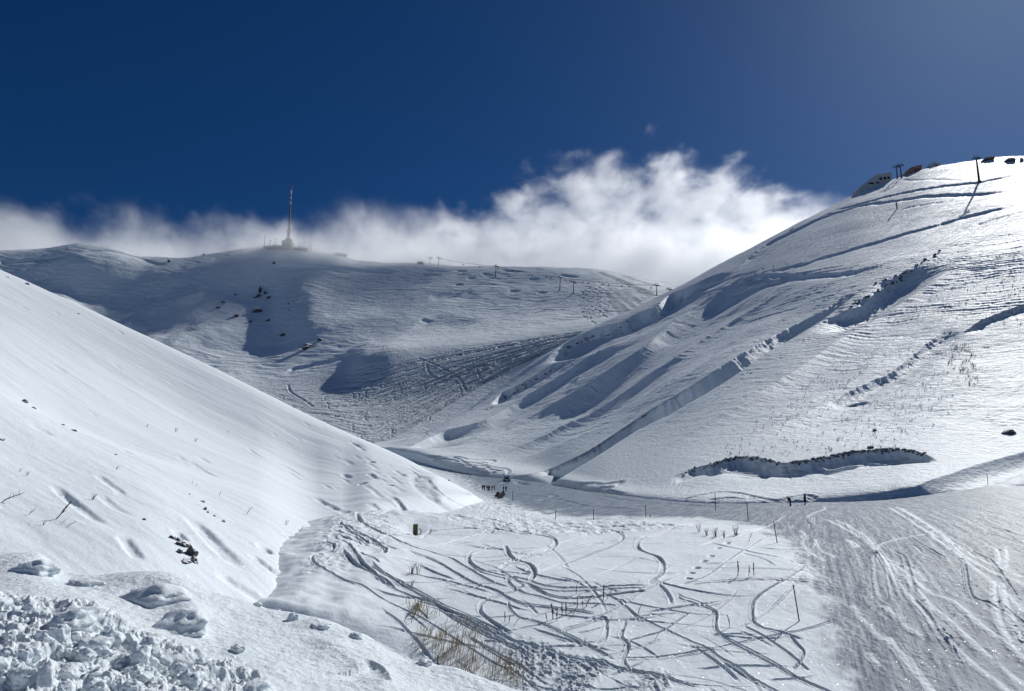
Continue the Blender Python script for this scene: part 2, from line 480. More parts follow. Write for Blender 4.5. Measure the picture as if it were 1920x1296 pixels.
# ------------------------------------------------------------------ terrain: the valley floor
FLOOR_V = [1420, 1296, 1165, 1080, 1018, 975, 946, 930, 919, 905, 890, 862, 839, 862]
YA = [26, 31, 38.7, 47, 61, 80, 117, 166, 230, 300, 360, 420, 456, 520]
YB = [25, 30.5, 38, 46, 59, 77, 112, 150, 195, 245, 300, 380, 440, 480]
YC = [24, 29.5, 36, 44, 53, 65, 78, 90, 102, 126, 160, 200, 240, 280]
floor = Sheet(360, 2250, 1.15, [[(340, v, a), (1200, v, a), (1510, v, b), (1920, v, c), (2250, v, c)] for v, a, b, c in zip(FLOOR_V, YA, YB, YC)],
              [50, 200, 170, 130, 100, 64, 36, 24, 20, 20, 24, 24, 10], 12)

# ------------------------------------------------------------------ terrain: the snowbank at the road's edge
EDGE = [(-200, 1015, 11.5), (0, 1036, 11.2), (60, 1046, 11), (130, 1076, 10.6), (230, 1084, 10.6), (300, 1088, 10.6), (370, 1106, 10.6), (420, 1122, 10.6), (500, 1142, 10.5), (550, 1152, 10.4), (620, 1167, 10.2), (680, 1187, 10), (740, 1217, 9.6), (800, 1242, 9.3), (850, 1252, 9.1), (900, 1270, 8.9), (980, 1299, 8.7), (1100, 1350, 8.3), (1250, 1440, 7.5)]
bank = Sheet(-200, 1250, 1.6, [
    [(-200, 2300, 1.9), (400, 2300, 2.1), (1250, 2400, 2.3)],
    [(-200, 1500, 3.6), (300, 1500, 4.1), (700, 1520, 4.6), (1250, 1700, 4.6)],
    [(-200, 1320, 4.9), (0, 1310, 5.2), (300, 1310, 5.9), (600, 1330, 6.5), (900, 1390, 6.6), (1250, 1560, 6)],
    [(-200, 1150, 7.2), (0, 1150, 7.6), (150, 1165, 7.8), (300, 1190, 8), (500, 1225, 8.2), (700, 1260, 8.2), (850, 1300, 8), (980, 1345, 7.7), (1250, 1490, 6.8)],
    EDGE,
    [(u, v + 26, y + 1.0) for u, v, y in EDGE],
    [(u, v + 170, y + 3.2) for u, v, y in EDGE],
    [(u, v + 420, y + 5) for u, v, y in EDGE],
], [20, 60, 130, 120, 24, 40, 10], 4)
def conv(pts, k, ox, oy):
    return [(ox + x / k, oy + y / k) for x, y in pts]

# ------------------------------------------------------------------ relief of the far mountain
X, Yw, Z = far.X, far.Yw, far.Z
far.h += 5.0 * fbm(X / 160, Yw / 160, 4, 21) * smooth(100, 250, Z + 60)
upper = smooth(650, 740, Yw)
warp = 14 * fbm(X / 120, Yw / 120, 3, 31)
rip = fbm(X / 34 + Z / 60, (Z + warp + 0.12 * X) / 4.2, 3, 41)
far.h += 1.0 * rip * upper * (0.35 + 0.9 * smooth(-.4, .5, fbm(X / 200, Z / 90, 2, 51)))
far.h += 0.4 * fbm(X / 14, (Z + warp) / 2.4, 2, 43) * upper
far.trough([(500, 486), (500, 520), (498, 560), (515, 600), (535, 640), (560, 668)], 19, 34, 110, ends=0.3, rag=.5)
far.trough([(560, 560), (640, 556), (720, 560), (800, 570)], 5, 80, 60, ends=0.35)
far.trough([(120, 500), (150, 520), (210, 575), (270, 640)], 24, 95, 30, ends=0.25)
far.trough([(60, 500), (80, 520), (70, 560)], 10, 40, 40, ends=0.25)
far.trough([(640, 590), (690, 620), (720, 640)], 4.5, 45, 70, ends=0.35)
far.scarp([(560, 722), (620, 706), (655, 672), (690, 646), (740, 636), (800, 641), (860, 643)], 40, 2.5, 90, ends=0.35, rag=0.3)
far.trough([(800, 556), (850, 552), (900, 556)], 2.6, 14, 20)
far.trough([(780, 600), (830, 604), (880, 612)], 4, 22, 26)
far.scarp([(500, 494), (560, 496), (640, 500), (700, 506), (752, 510)], 2.5, 4, 14)
far.scarp([(0, 490), (60, 484), (130, 474)], 2.5, 3.5, 12)
far.scarp([(150, 470), (200, 468), (260, 480), (320, 491)], 2.5, 3.0, 12)
far.scarp([(540, 690), (590, 680), (640, 668), (670, 658)], 3, 3.6, 14)
for a in ([(620, 505), (660, 507)], [(788, 513), (830, 514)], [(855, 508), (880, 510)], [(905, 512), (930, 516)], [(992, 521), (1015, 522)], [(956, 543), (978, 544)], [(850, 534), (868, 532)], [(790, 505), (850, 509)], [(880, 520), (895, 522)], [(940, 507), (990, 509)], [(790, 594), (815, 596)], [(1010, 545), (1030, 545)], [(1050, 515), (1090, 520)]):
    far.scarp(a, 2.0, 2.6, 9, ends=0.3)
r = random.Random(3)
TOPC = [(470, 722), (560, 717), (640, 702), (750, 674), (850, 657), (950, 642), (1100, 620)]
BOTC = [(470, 742), (560, 800), (700, 842), (760, 812), (880, 738), (960, 694), (1050, 652), (1100, 626)]
def basin(u, f):
    t = np.interp(u, *zip(*TOPC)); b = np.interp(u, *zip(*BOTC))
    return t + f * (b - t)
for i in range(170):
    f = r.random() ** 0.9
    a = r.uniform(470, 900); b = a + r.uniform(90, 420)
    b = min(b, 1095)
    df = r.uniform(-.12, .12)
    ph = r.random() * 6.3
    pts = []
    n = max(3, int((b - a) / 24))
    for k in range(n + 1):
        u = a + (b - a) * k / n
        ff = min(.97, max(.02, f + df * k / n + .02 * math.sin(ph + k * .8)))
        pts.append((u, basin(u, ff)))
    far.track(pts, w=r.uniform(.42, .65), depth=r.uniform(.5, 1.0), berm=.2, packed=.6, seed=i, step=8)
for i in range(28):                                     # short carved turns across the fall line
    u = r.uniform(500, 930); f = r.uniform(.15, .95); v = basin(u, f)
    s_ = r.choice((-1, 1)); k = r.uniform(.5, 1.2)
    far.track([(u, v), (u + 5 * s_ * k, v + 4 * k), (u + 3 * s_ * k, v + 10 * k), (u + 12 * s_ * k, v + 13 * k)], w=.6, depth=.8, berm=.3, packed=.6, seed=i, step=4)
for u0, v0, u1, v1, nw in ((1100, 536, 1112, 612, 9), (1110, 530, 1122, 588, 7), (1128, 533, 1120, 575, 6), (1088, 545, 1098, 600, 7), (1140, 540, 1132, 600, 6)):
    pts = []
    for k in range(nw * 2 + 1):
        t = k / (nw * 2)
        pts.append((u0 + (u1 - u0) * t + (5.5 if k % 2 else -5.5) + r.uniform(-1, 1), v0 + (v1 - v0) * t + r.uniform(-1, 1)))
    far.track(pts, w=1.0, depth=1.0, berm=.3, packed=.6, step=3)
far.track([(1118, 508), (1150, 522), (1180, 536), (1210, 548), (1228, 556)], w=7, depth=.6, berm=.5, packed=.75, rough=.8)
far.track([(1165, 515), (1200, 528), (1240, 538)], w=5, depth=.5, packed=.6, rough=.8)
for q in ([(1130, 545), (1165, 575), (1185, 600)], [(1150, 545), (1185, 575), (1200, 590)], [(1170, 545), (1200, 570), (1215, 582)], [(1140, 560), (1160, 585), (1172, 602)]):
    far.track(q, w=3.5, depth=.4, packed=.5, rough=.6)
for q in ([(783, 670), (830, 690), (860, 708), (876, 735)], [(800, 680), (806, 700), (830, 712)], [(895, 692), (900, 708), (908, 714)], [(540, 720), (545, 735), (570, 750), (590, 765)]):
    far.track(q, w=1.1, depth=.8, berm=.5, packed=.3)
low = 1 - upper
far.attr['packed'] = np.maximum(far.attr['packed'], low * 0.14)
far.h += 0.10 * fbm(X / 3, Yw / 3, 3, 61) * low

# ------------------------------------------------------------------ relief of the left slope
X, Yw, Z = left.X, left.Yw, left.Z
pa, pb = left.base([(200, 660)])[0], left.base([(480, 815)])[0]
fd = (pb - pa)[:2]; fd /= np.linalg.norm(fd)
q_, p_ = X * fd[0] + Yw * fd[1], -X * fd[1] + Yw * fd[0]
left.h += 0.9 * fbm(p_ / 30, q_ / 90, 3, 71) * smooth(0, 20, Z + 8) * 0.6
left.h += 0.16 * fbm(p_ / 5.5, q_ / 60, 3, 73) + 0.05 * fbm(p_ / 1.6, q_ / 14, 3, 75)
left.h += 0.03 * fbm(p_ / .5, q_ / 2.5, 2, 77) * smooth(110, 50, Yw)
for pts, w, d in (
    ([(200, 345), (250, 370), (320, 430), (400, 490), (470, 540), (510, 560)], .32, .16),
    ([(435, 310), (480, 345), (530, 380), (560, 410)], .3, .13),
    ([(850, 505), (910, 560), (970, 620), (1040, 690), (1120, 750)], .55, .28),
    ([(550, 590), (580, 640), (640, 710)], .3, .14),
    ([(1130, 670), (1180, 710), (1250, 760), (1330, 800)], .35, .2),
    ([(1185, 632), (1210, 660), (1240, 678)], .45, .35), ([(1295, 582), (1330, 612)], .35, .2),
    ([(1345, 632), (1370, 655), (1410, 674)], .42, .3), ([(1315, 725), (1360, 755), (1420, 772)], .5, .35),
    ([(1420, 415), (1480, 450), (1560, 490)], .45, .25), ([(1100, 175), (1180, 230), (1300, 280), (1400, 340)], .4, .14),
    ([(980, 745), (1050, 800), (1150, 860), (1220, 900)], .4, .16), ([(1150, 882), (1220, 892)], .35, .25),
    ([(795, 560), (840, 610)], .3, .16), ([(850, 250), (930, 300), (1000, 330)], .5, .12),
    ([(450, 400), (520, 460), (600, 500)], .3, .08), ([(1330, 800), (1400, 830), (1480, 850)], .3, .1),
):
    left.track(conv(pts, 2.417, 0, 760), w=w, depth=d * 1.2, berm=.15, packed=0, ends=.25, step=4)
for pts, w, d in (
    ([(225, 375), (260, 400), (285, 430), (310, 465)], .5, .3), ([(90, 490), (130, 515), (170, 532)], .6, .4),
    ([(125, 268), (180, 300)], .5, .3), ([(35, 122), (75, 140), (110, 170)], .6, .35), ([(135, 213), (150, 222)], .6, .4),
    ([(95, 312), (105, 320)], .6, .4), ([(130, 410), (210, 462)], .5, .2), ([(385, 450), (440, 495)], .5, .25),
    ([(0, 447), (70, 490)], .5, .2), ([(270, 485), (295, 495)], .6, .5), ([(0, 270), (45, 295)], .5, .2), ([(220, 320), (232, 326)], .6, .4),
    ([(100, 320), (150, 350), (200, 400)], .4, .12), ([(245, 255), (300, 290)], .5, .2),
):
    left.track(conv(pts, 2.511, 640, 780), w=w, depth=d * 1.3, berm=.15, packed=0, ends=.3, step=4)
left.track(conv([(385, 280), (370, 300), (395, 345), (430, 385), (500, 430), (580, 465), (640, 485)], 2.511, 640, 780), w=1.6, depth=.5, berm=.2, packed=.35, rough=.8)
left.track(conv([(395, 290), (450, 350), (540, 410), (630, 450)], 2.511, 640, 780), w=.5, depth=.25, berm=.2, packed=.2)
r = random.Random(8)
for i in range(70):                                     # short wind scoops down the slope
    u = r.uniform(20, 860); v = np.interp(u, [0, 450, 880], [506, 713, 922]) + r.uniform(12, 300) * (1 - u / 1000)
    L_ = r.uniform(10, 34)
    left.track([(u, v), (u + L_ * .5, v + L_ * .3), (u + L_, v + L_ * .66)], w=r.uniform(.25, .5) * np.interp(v, [500, 900], [2, 1]), depth=r.uniform(.05, .14), berm=.1, packed=0, ends=.35, seed=i, step=4)

# ------------------------------------------------------------------ relief of the right mountain
X, Yw, Z = right.X, right.Yw, right.Z
pa, pb = right.base([(1180, 780)])[0], right.base([(1440, 600)])[0]
fd = (pb - pa)[:2]; fd /= np.linalg.norm(fd)
fq, fp_ = X * fd[0] + Yw * fd[1], -X * fd[1] + Yw * fd[0]
right.h += 3.0 * fbm(X / 130, Yw / 130, 3, 81) * smooth(0, 60, Z)
right.h += (0.85 * fbm(fp_ / 13, fq / 150, 3, 83) + 0.35 * fbm(fp_ / 4.0, fq / 60, 3, 85)) * smooth(2, 20, Z)
right.gully([(1010, 690), (1050, 650), (1105, 622), (1162, 606), (1192, 590), (1230, 576), (1255, 552), (1290, 540), (1340, 512)], 13, 11, ends=.18, rock=.35, seed=1)
right.gully([(917, 762), (940, 737), (965, 726), (1010, 701), (1045, 680), (1090, 662)], 5, 4.5, ends=.15, rock=.8, seed=2)
right.gully([(757, 842), (800, 822), (839, 804), (880, 795), (928, 778), (990, 740), (1080, 685), (1130, 650)], 9, 5.5, ends=.1, rock=.15, seed=3)
right.gully([(960, 815), (1030, 775), (1130, 705), (1205, 652), (1242, 622), (1305, 580), (1355, 542), (1420, 510)], 20, 4.5, ends=.25, rock=.1, seed=4)
right.gully([(830, 838), (940, 800), (1040, 752), (1130, 700), (1205, 650), (1260, 605), (1330, 555), (1400, 515), (1480, 480)], 24, 5.5, ends=.3, seed=31)
right.gully([(900, 870), (1000, 822), (1090, 770), (1180, 712), (1260, 662), (1340, 610), (1430, 560), (1520, 515)], 20, 4.5, ends=.3, seed=32)
right.gully([(1180, 875), (1290, 815), (1400, 750), (1500, 690), (1590, 630), (1680, 575), (1780, 520), (1880, 480)], 18, 2.6, ends=.3, seed=33)
right.gully([(1350, 850), (1450, 800), (1560, 740), (1660, 680), (1760, 630), (1860, 585)], 14, 1.8, ends=.3, seed=34)
R4 = [(1035, 906), (1120, 855), (1200, 804), (1280, 762), (1350, 720), (1413, 682), (1480, 640), (1520, 613), (1580, 572), (1630, 538), (1680, 503)]
D5 = [(985, 896), (1047, 873), (1100, 847), (1150, 815), (1202, 780), (1242, 755), (1280, 731), (1347, 692), (1404, 658), (1448, 630), (1492, 605), (1536, 584), (1580, 560), (1630, 533)]
S5, A5, m5 = right.dist(D5, 130, 8.0)
S4, A4, m4 = right.dist(R4, 130, 8.0)
mm = m5 & m4 & (S5 > -2) & (S4 < 1)
wob = 1.6 * fbm(X[mm] / 9, Yw[mm] / 9, 4, 87)
width = np.maximum(S5[mm] - S4[mm], 1)
frac = np.clip((S5[mm] + wob) / width, 0, 1)
right.h[mm] += -np.minimum(36, 1.0 * width) * frac ** .8 * smooth(0, 2.5, -S4[mm]) * right.ends(A5[mm], .10, .25)
right.h[mm] += .12 * fbm(X[mm] / 3, Yw[mm] / 3, 4, 88, ridged=True) * smooth(2, 7, -S4[mm]) * smooth(0, 4, S5[mm]) * right.ends(A5[mm], .1, .2)
right.trough([(1517, 632), (1570, 612), (1615, 585), (1650, 562), (1700, 527), (1750, 500)], 6, 9, 12, ends=.25, seed=7)
right.gully([(1515, 618), (1560, 592), (1610, 571), (1640, 549), (1680, 521), (1720, 498)], 4, 3.0, ends=.25, rock=.3, seed=8)
right.scarp(conv([(760, 460), (860, 400), (1000, 325), (1090, 280), (1180, 235), (1300, 140), (1380, 80), (1460, 20)], 3, 1280, 600), 2.6, 3.2, 7, ends=.12, seed=7, rag=.5)
right.scarp(conv([(880, 415), (960, 395), (1020, 380)], 3, 1280, 600), .8, 1.2, 3, ends=.2, seed=9)
right.scarp([(1797, 615), (1850, 590), (1925, 564), (1990, 540)], 1.6, 3.0, 6, ends=.2, rock=.5, seed=8)
right.gully([(1600, 690), (1660, 640), (1720, 600), (1790, 560), (1860, 520)], 14, 1.2, ends=.3, seed=10)
for pts, w, d in (
    ([(1400, 520), (1450, 513), (1520, 512), (1600, 508), (1682, 496)], 2.80, 2.79),
    ([(1440, 510), (1500, 495), (1547, 480), (1630, 455), (1713, 430), (1800, 405), (1920, 378)], 2.40, 2.23),
    ([(1520, 415), (1613, 385), (1680, 376), (1747, 368), (1840, 361), (1920, 355)], 2.40, 2.60),
    ([(1560, 396), (1620, 380), (1693, 362), (1770, 350), (1840, 342), (1920, 326)], 2.08, 2.23),
    ([(1690, 333), (1740, 334), (1790, 337), (1815, 341)], 1.60, 1.12),
    ([(1680, 397), (1720, 385), (1780, 376)], 1.60, 1.24),
    ([(1820, 420), (1870, 405), (1925, 392)], 1.60, 1.24),
    ([(1380, 500), (1440, 455), (1500, 425), (1560, 398)], 4.80, 3.72),
):
    right.scarp(pts, w, d, w * 3.2, ends=.15, seed=int(pts[0][0]))
# sheep tracks along the contours
warp = 3.2 * fbm(X / 40, Yw / 40, 3, 91)
tt = (Z + warp) / 1.9
fr = tt - np.floor(tt)
saw = np.where(fr < .75, .5 - fr / .75, -.5 + (fr - .75) / .25)
face = smooth(1380, 1640, right.UU) * smooth(20, 60, Z) * smooth(380, 470, right.V)
patch = smooth(-.25, .35, fbm(X / 45, Z / 22, 3, 93))
right.h += 0.36 * saw * patch * face
tt2 = (Z + warp * .6 + 2 * fbm(X / 12, Yw / 12, 2, 97)) / 5.0
right.h += 0.28 * fbm(X / 60, tt2, 2, 95) * smooth(4, 30, Z) * (0.45 + .55 * smooth(-.3, .3, fbm(X / 70, Z / 40, 2, 96)))
right.h += 0.15 * fbm(X / 9, (Z + warp) / 1.3, 3, 98) * smooth(2, 14, Z)
right.h += 0.26 * fbm(X / 5, (Z + .7 * warp) / .75, 3, 101) * smooth(4, 14, Z) * smooth(1300, 1480, right.UU) * (.3 + smooth(-.2, .4, fbm(X / 25, Z / 10, 2, 102)))
right.h += 0.34 * fbm(X / 26, (Z + .8 * warp) / 1.7, 3, 104) * smooth(6, 25, Z) * smooth(950, 1150, right.UU) * (.25 + smooth(-.25, .4, fbm(X / 60, Z / 30, 2, 105)))
right.h += 0.16 * fbm(fp_ / 1.2, fq / 14, 3, 103) * smooth(1, 8, Z)
gr = fbm(X / 3.0, Z / 1.2, 3, 99) + 0.5 * fbm(X / 30, Z / 12, 2, 100)
right.attr['rock'] = np.maximum(right.attr['rock'], 0.55 * smooth(.36, .62, gr) * smooth(1300, 1480, right.UU) * smooth(400, 470, right.V) * smooth(880, 800, right.V) * smooth(-.3, .25, fbm(X / 35, Z / 14, 2, 106)))
# cut banks at the foot of the slope
CUT1 = conv([(0, 860), (60, 835), (160, 810), (280, 775), (400, 770), (470, 780), (540, 800)], 3, 1280, 600)
CUT2 = conv([(610, 800), (700, 790), (800, 770), (900, 750), (1000, 735), (1100, 728), (1200, 725), (1300, 735), (1360, 750)], 3, 1280, 600)
CUT = CUT1 + CUT2
right.scarp([(1255, 896)] + CUT + [(1765, 868)], 3.0, 4.6, 8.5, ends=.10, rock=.22, seed=12, rag=.3, fan=.45)
right.scarp([(1680, 925), (1740, 902), (1790, 885), (1850, 866), (1925, 846), (2000, 830)], 2.2, 3.2, 7.0, ends=.12, seed=14, rag=.12)
for q in ([(1735, 915), (1790, 900), (1850, 893), (1920, 870)], [(1760, 922), (1800, 912), (1870, 905)]):
    right.track(q, w=.5, depth=.3, packed=.3)
# tracks on the aprons at the foot
for q in (conv([(400, 185), (440, 190), (540, 190), (590, 200), (640, 205), (720, 208), (700, 222), (640, 215)], 2.511, 640, 780),
          conv([(430, 205), (480, 200), (560, 215), (640, 222), (720, 240), (780, 250), (785, 270), (760, 290)], 2.511, 640, 780),
          conv([(430, 200), (490, 225), (560, 245), (620, 255), (690, 270), (740, 265)], 2.511, 640, 780),
          conv([(480, 215), (520, 235), (590, 232), (640, 250), (700, 250), (760, 262)], 2.511, 640, 780),
          conv([(540, 260), (580, 268), (640, 285), (700, 290), (750, 296)], 2.511, 640, 780),
          conv([(520, 190), (560, 205), (600, 230), (680, 238), (720, 270)], 2.511, 640, 780),
          conv([(200, 125), (260, 120), (330, 90), (400, 60), (380, 100), (300, 130)], 2.511, 640, 780),
          conv([(340, 65), (380, 75), (410, 90), (330, 105), (240, 128)], 2.511, 640, 780),
          conv([(800, 295), (860, 285), (930, 265), (1000, 245)], 2.511, 640, 780),
          conv([(1000, 318), (1060, 322), (1100, 330), (1160, 318), (1230, 322), (1310, 312), (1300, 330), (1200, 345)], 2.511, 640, 780),
          conv([(1030, 300), (1060, 325), (1150, 345), (1240, 352), (1340, 370)], 2.511, 640, 780),
          conv([(0, 1010), (100, 985), (200, 968), (300, 972), (380, 990), (360, 1010), (260, 1000), (120, 1020)], 3, 1280, 600),
          conv([(380, 990), (450, 1005), (530, 1020), (600, 1005), (680, 985), (740, 1000), (700, 1015)], 3, 1280, 600)):
    right.track(q, w=.55 if q[0][0] > 1050 else 1.1, depth=.22 if q[0][0] > 1050 else .45, berm=.4, packed=.3, step=4)

# ------------------------------------------------------------------ the valley floor: powder, tracks, groomed run
X, Yw, Z = floor.X, floor.Yw, floor.Z
PISTE = [(1640, 1425), (1600, 1296), (1575, 1240), (1560, 1180), (1530, 1110), (1512, 1060), (1490, 1020), (1440, 987), (1330, 970), (1100, 969), (1000, 960), (930, 937), (905, 927), (860, 890), (800, 862), (740, 842), (690, 832), (690, 780), (2300, 780), (2300, 1425)]
pm = floor.region(PISTE).astype(float)
pm = blur(blur(blur(blur(pm, 34, 1), 9, 0), 34, 1), 9, 0)
edge_n = fbm(X / 2.2, Yw / 3.5, 5, 111, gain=.65)
pm = smooth(.15, .85, pm + .75 * edge_n * np.clip(pm * (1 - pm) * 6, 0, 1))
powder = 1 - pm
floor.h += powder * (0.35 * fbm(X / 14, Yw / 14, 3, 113) + 0.05 * fbm(X / 2.2, Yw / 2.2, 3, 115)) * smooth(160, 90, Yw)
dirp = np.array([-10.0, -25.0]); dirp /= np.linalg.norm(dirp)
al, ac = X * dirp[0] + Yw * dirp[1], -X * dirp[1] + Yw * dirp[0]
near = smooth(130, 60, Yw)
streak = fbm(ac / .55, al / 9, 4, 117)
chop = fbm(X / .32, Yw / .45, 4, 119)
lump = fbm(X / 1.4, Yw / 2.0, 3, 121)
floor.h += pm * near * (0.045 * streak + 0.05 * chop * (0.4 + smooth(-.2, .5, lump)) + 0.05 * lump)
floor.h += pm * (1 - near) * (0.10 * fbm(X / 3, Yw / 9, 3, 123) + .06 * fbm(X / 1.2, Yw / 3, 2, 124))
floor.attr['packed'] = pm * (0.80 + 0.20 * smooth(-.5, .5, -streak - .6 * lump))  # groomed snow, its texture's fine shadowing included in the dark tone
CHOP = conv([(650, 1000), (760, 1010), (900, 1060), (1060, 1110), (1220, 1140), (1400, 1170), (1650, 1230), (1650, 1400), (900, 1400), (820, 1230), (760, 1120)], 2.511, 640, 780)
ch = floor.region(CHOP).astype(float)
ch = blur(blur(blur(ch, 20, 1), 8, 0), 20, 1)
cn = fbm(X / .5, Yw / .5, 4, 125, ridged=True)
cgate = smooth(-.15, .3, fbm(ac / 2.2, al / 9, 3, 127) + .15)
floor.h += ch * cgate * 0.16 * cn
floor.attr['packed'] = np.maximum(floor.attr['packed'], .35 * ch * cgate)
CHOP2 = [(560, 1130), (610, 1020), (650, 990), (700, 985), (760, 1000), (740, 1040), (660, 1080), (640, 1110)]
ch = blur(blur(floor.region(CHOP2).astype(float), 14, 1), 8, 0)
floor.h += ch * .12 * fbm(X / .9, Yw / .9, 4, 129, ridged=True)
CHOP3 = [(890, 935), (940, 930), (1010, 970), (1200, 975), (1300, 990), (1000, 1005), (820, 990), (860, 960)]
ch = blur(blur(floor.region(CHOP3).astype(float), 14, 1), 5, 0)
floor.h += ch * .22 * fbm(X / 1.6, Yw / 2.6, 3, 131, ridged=True)

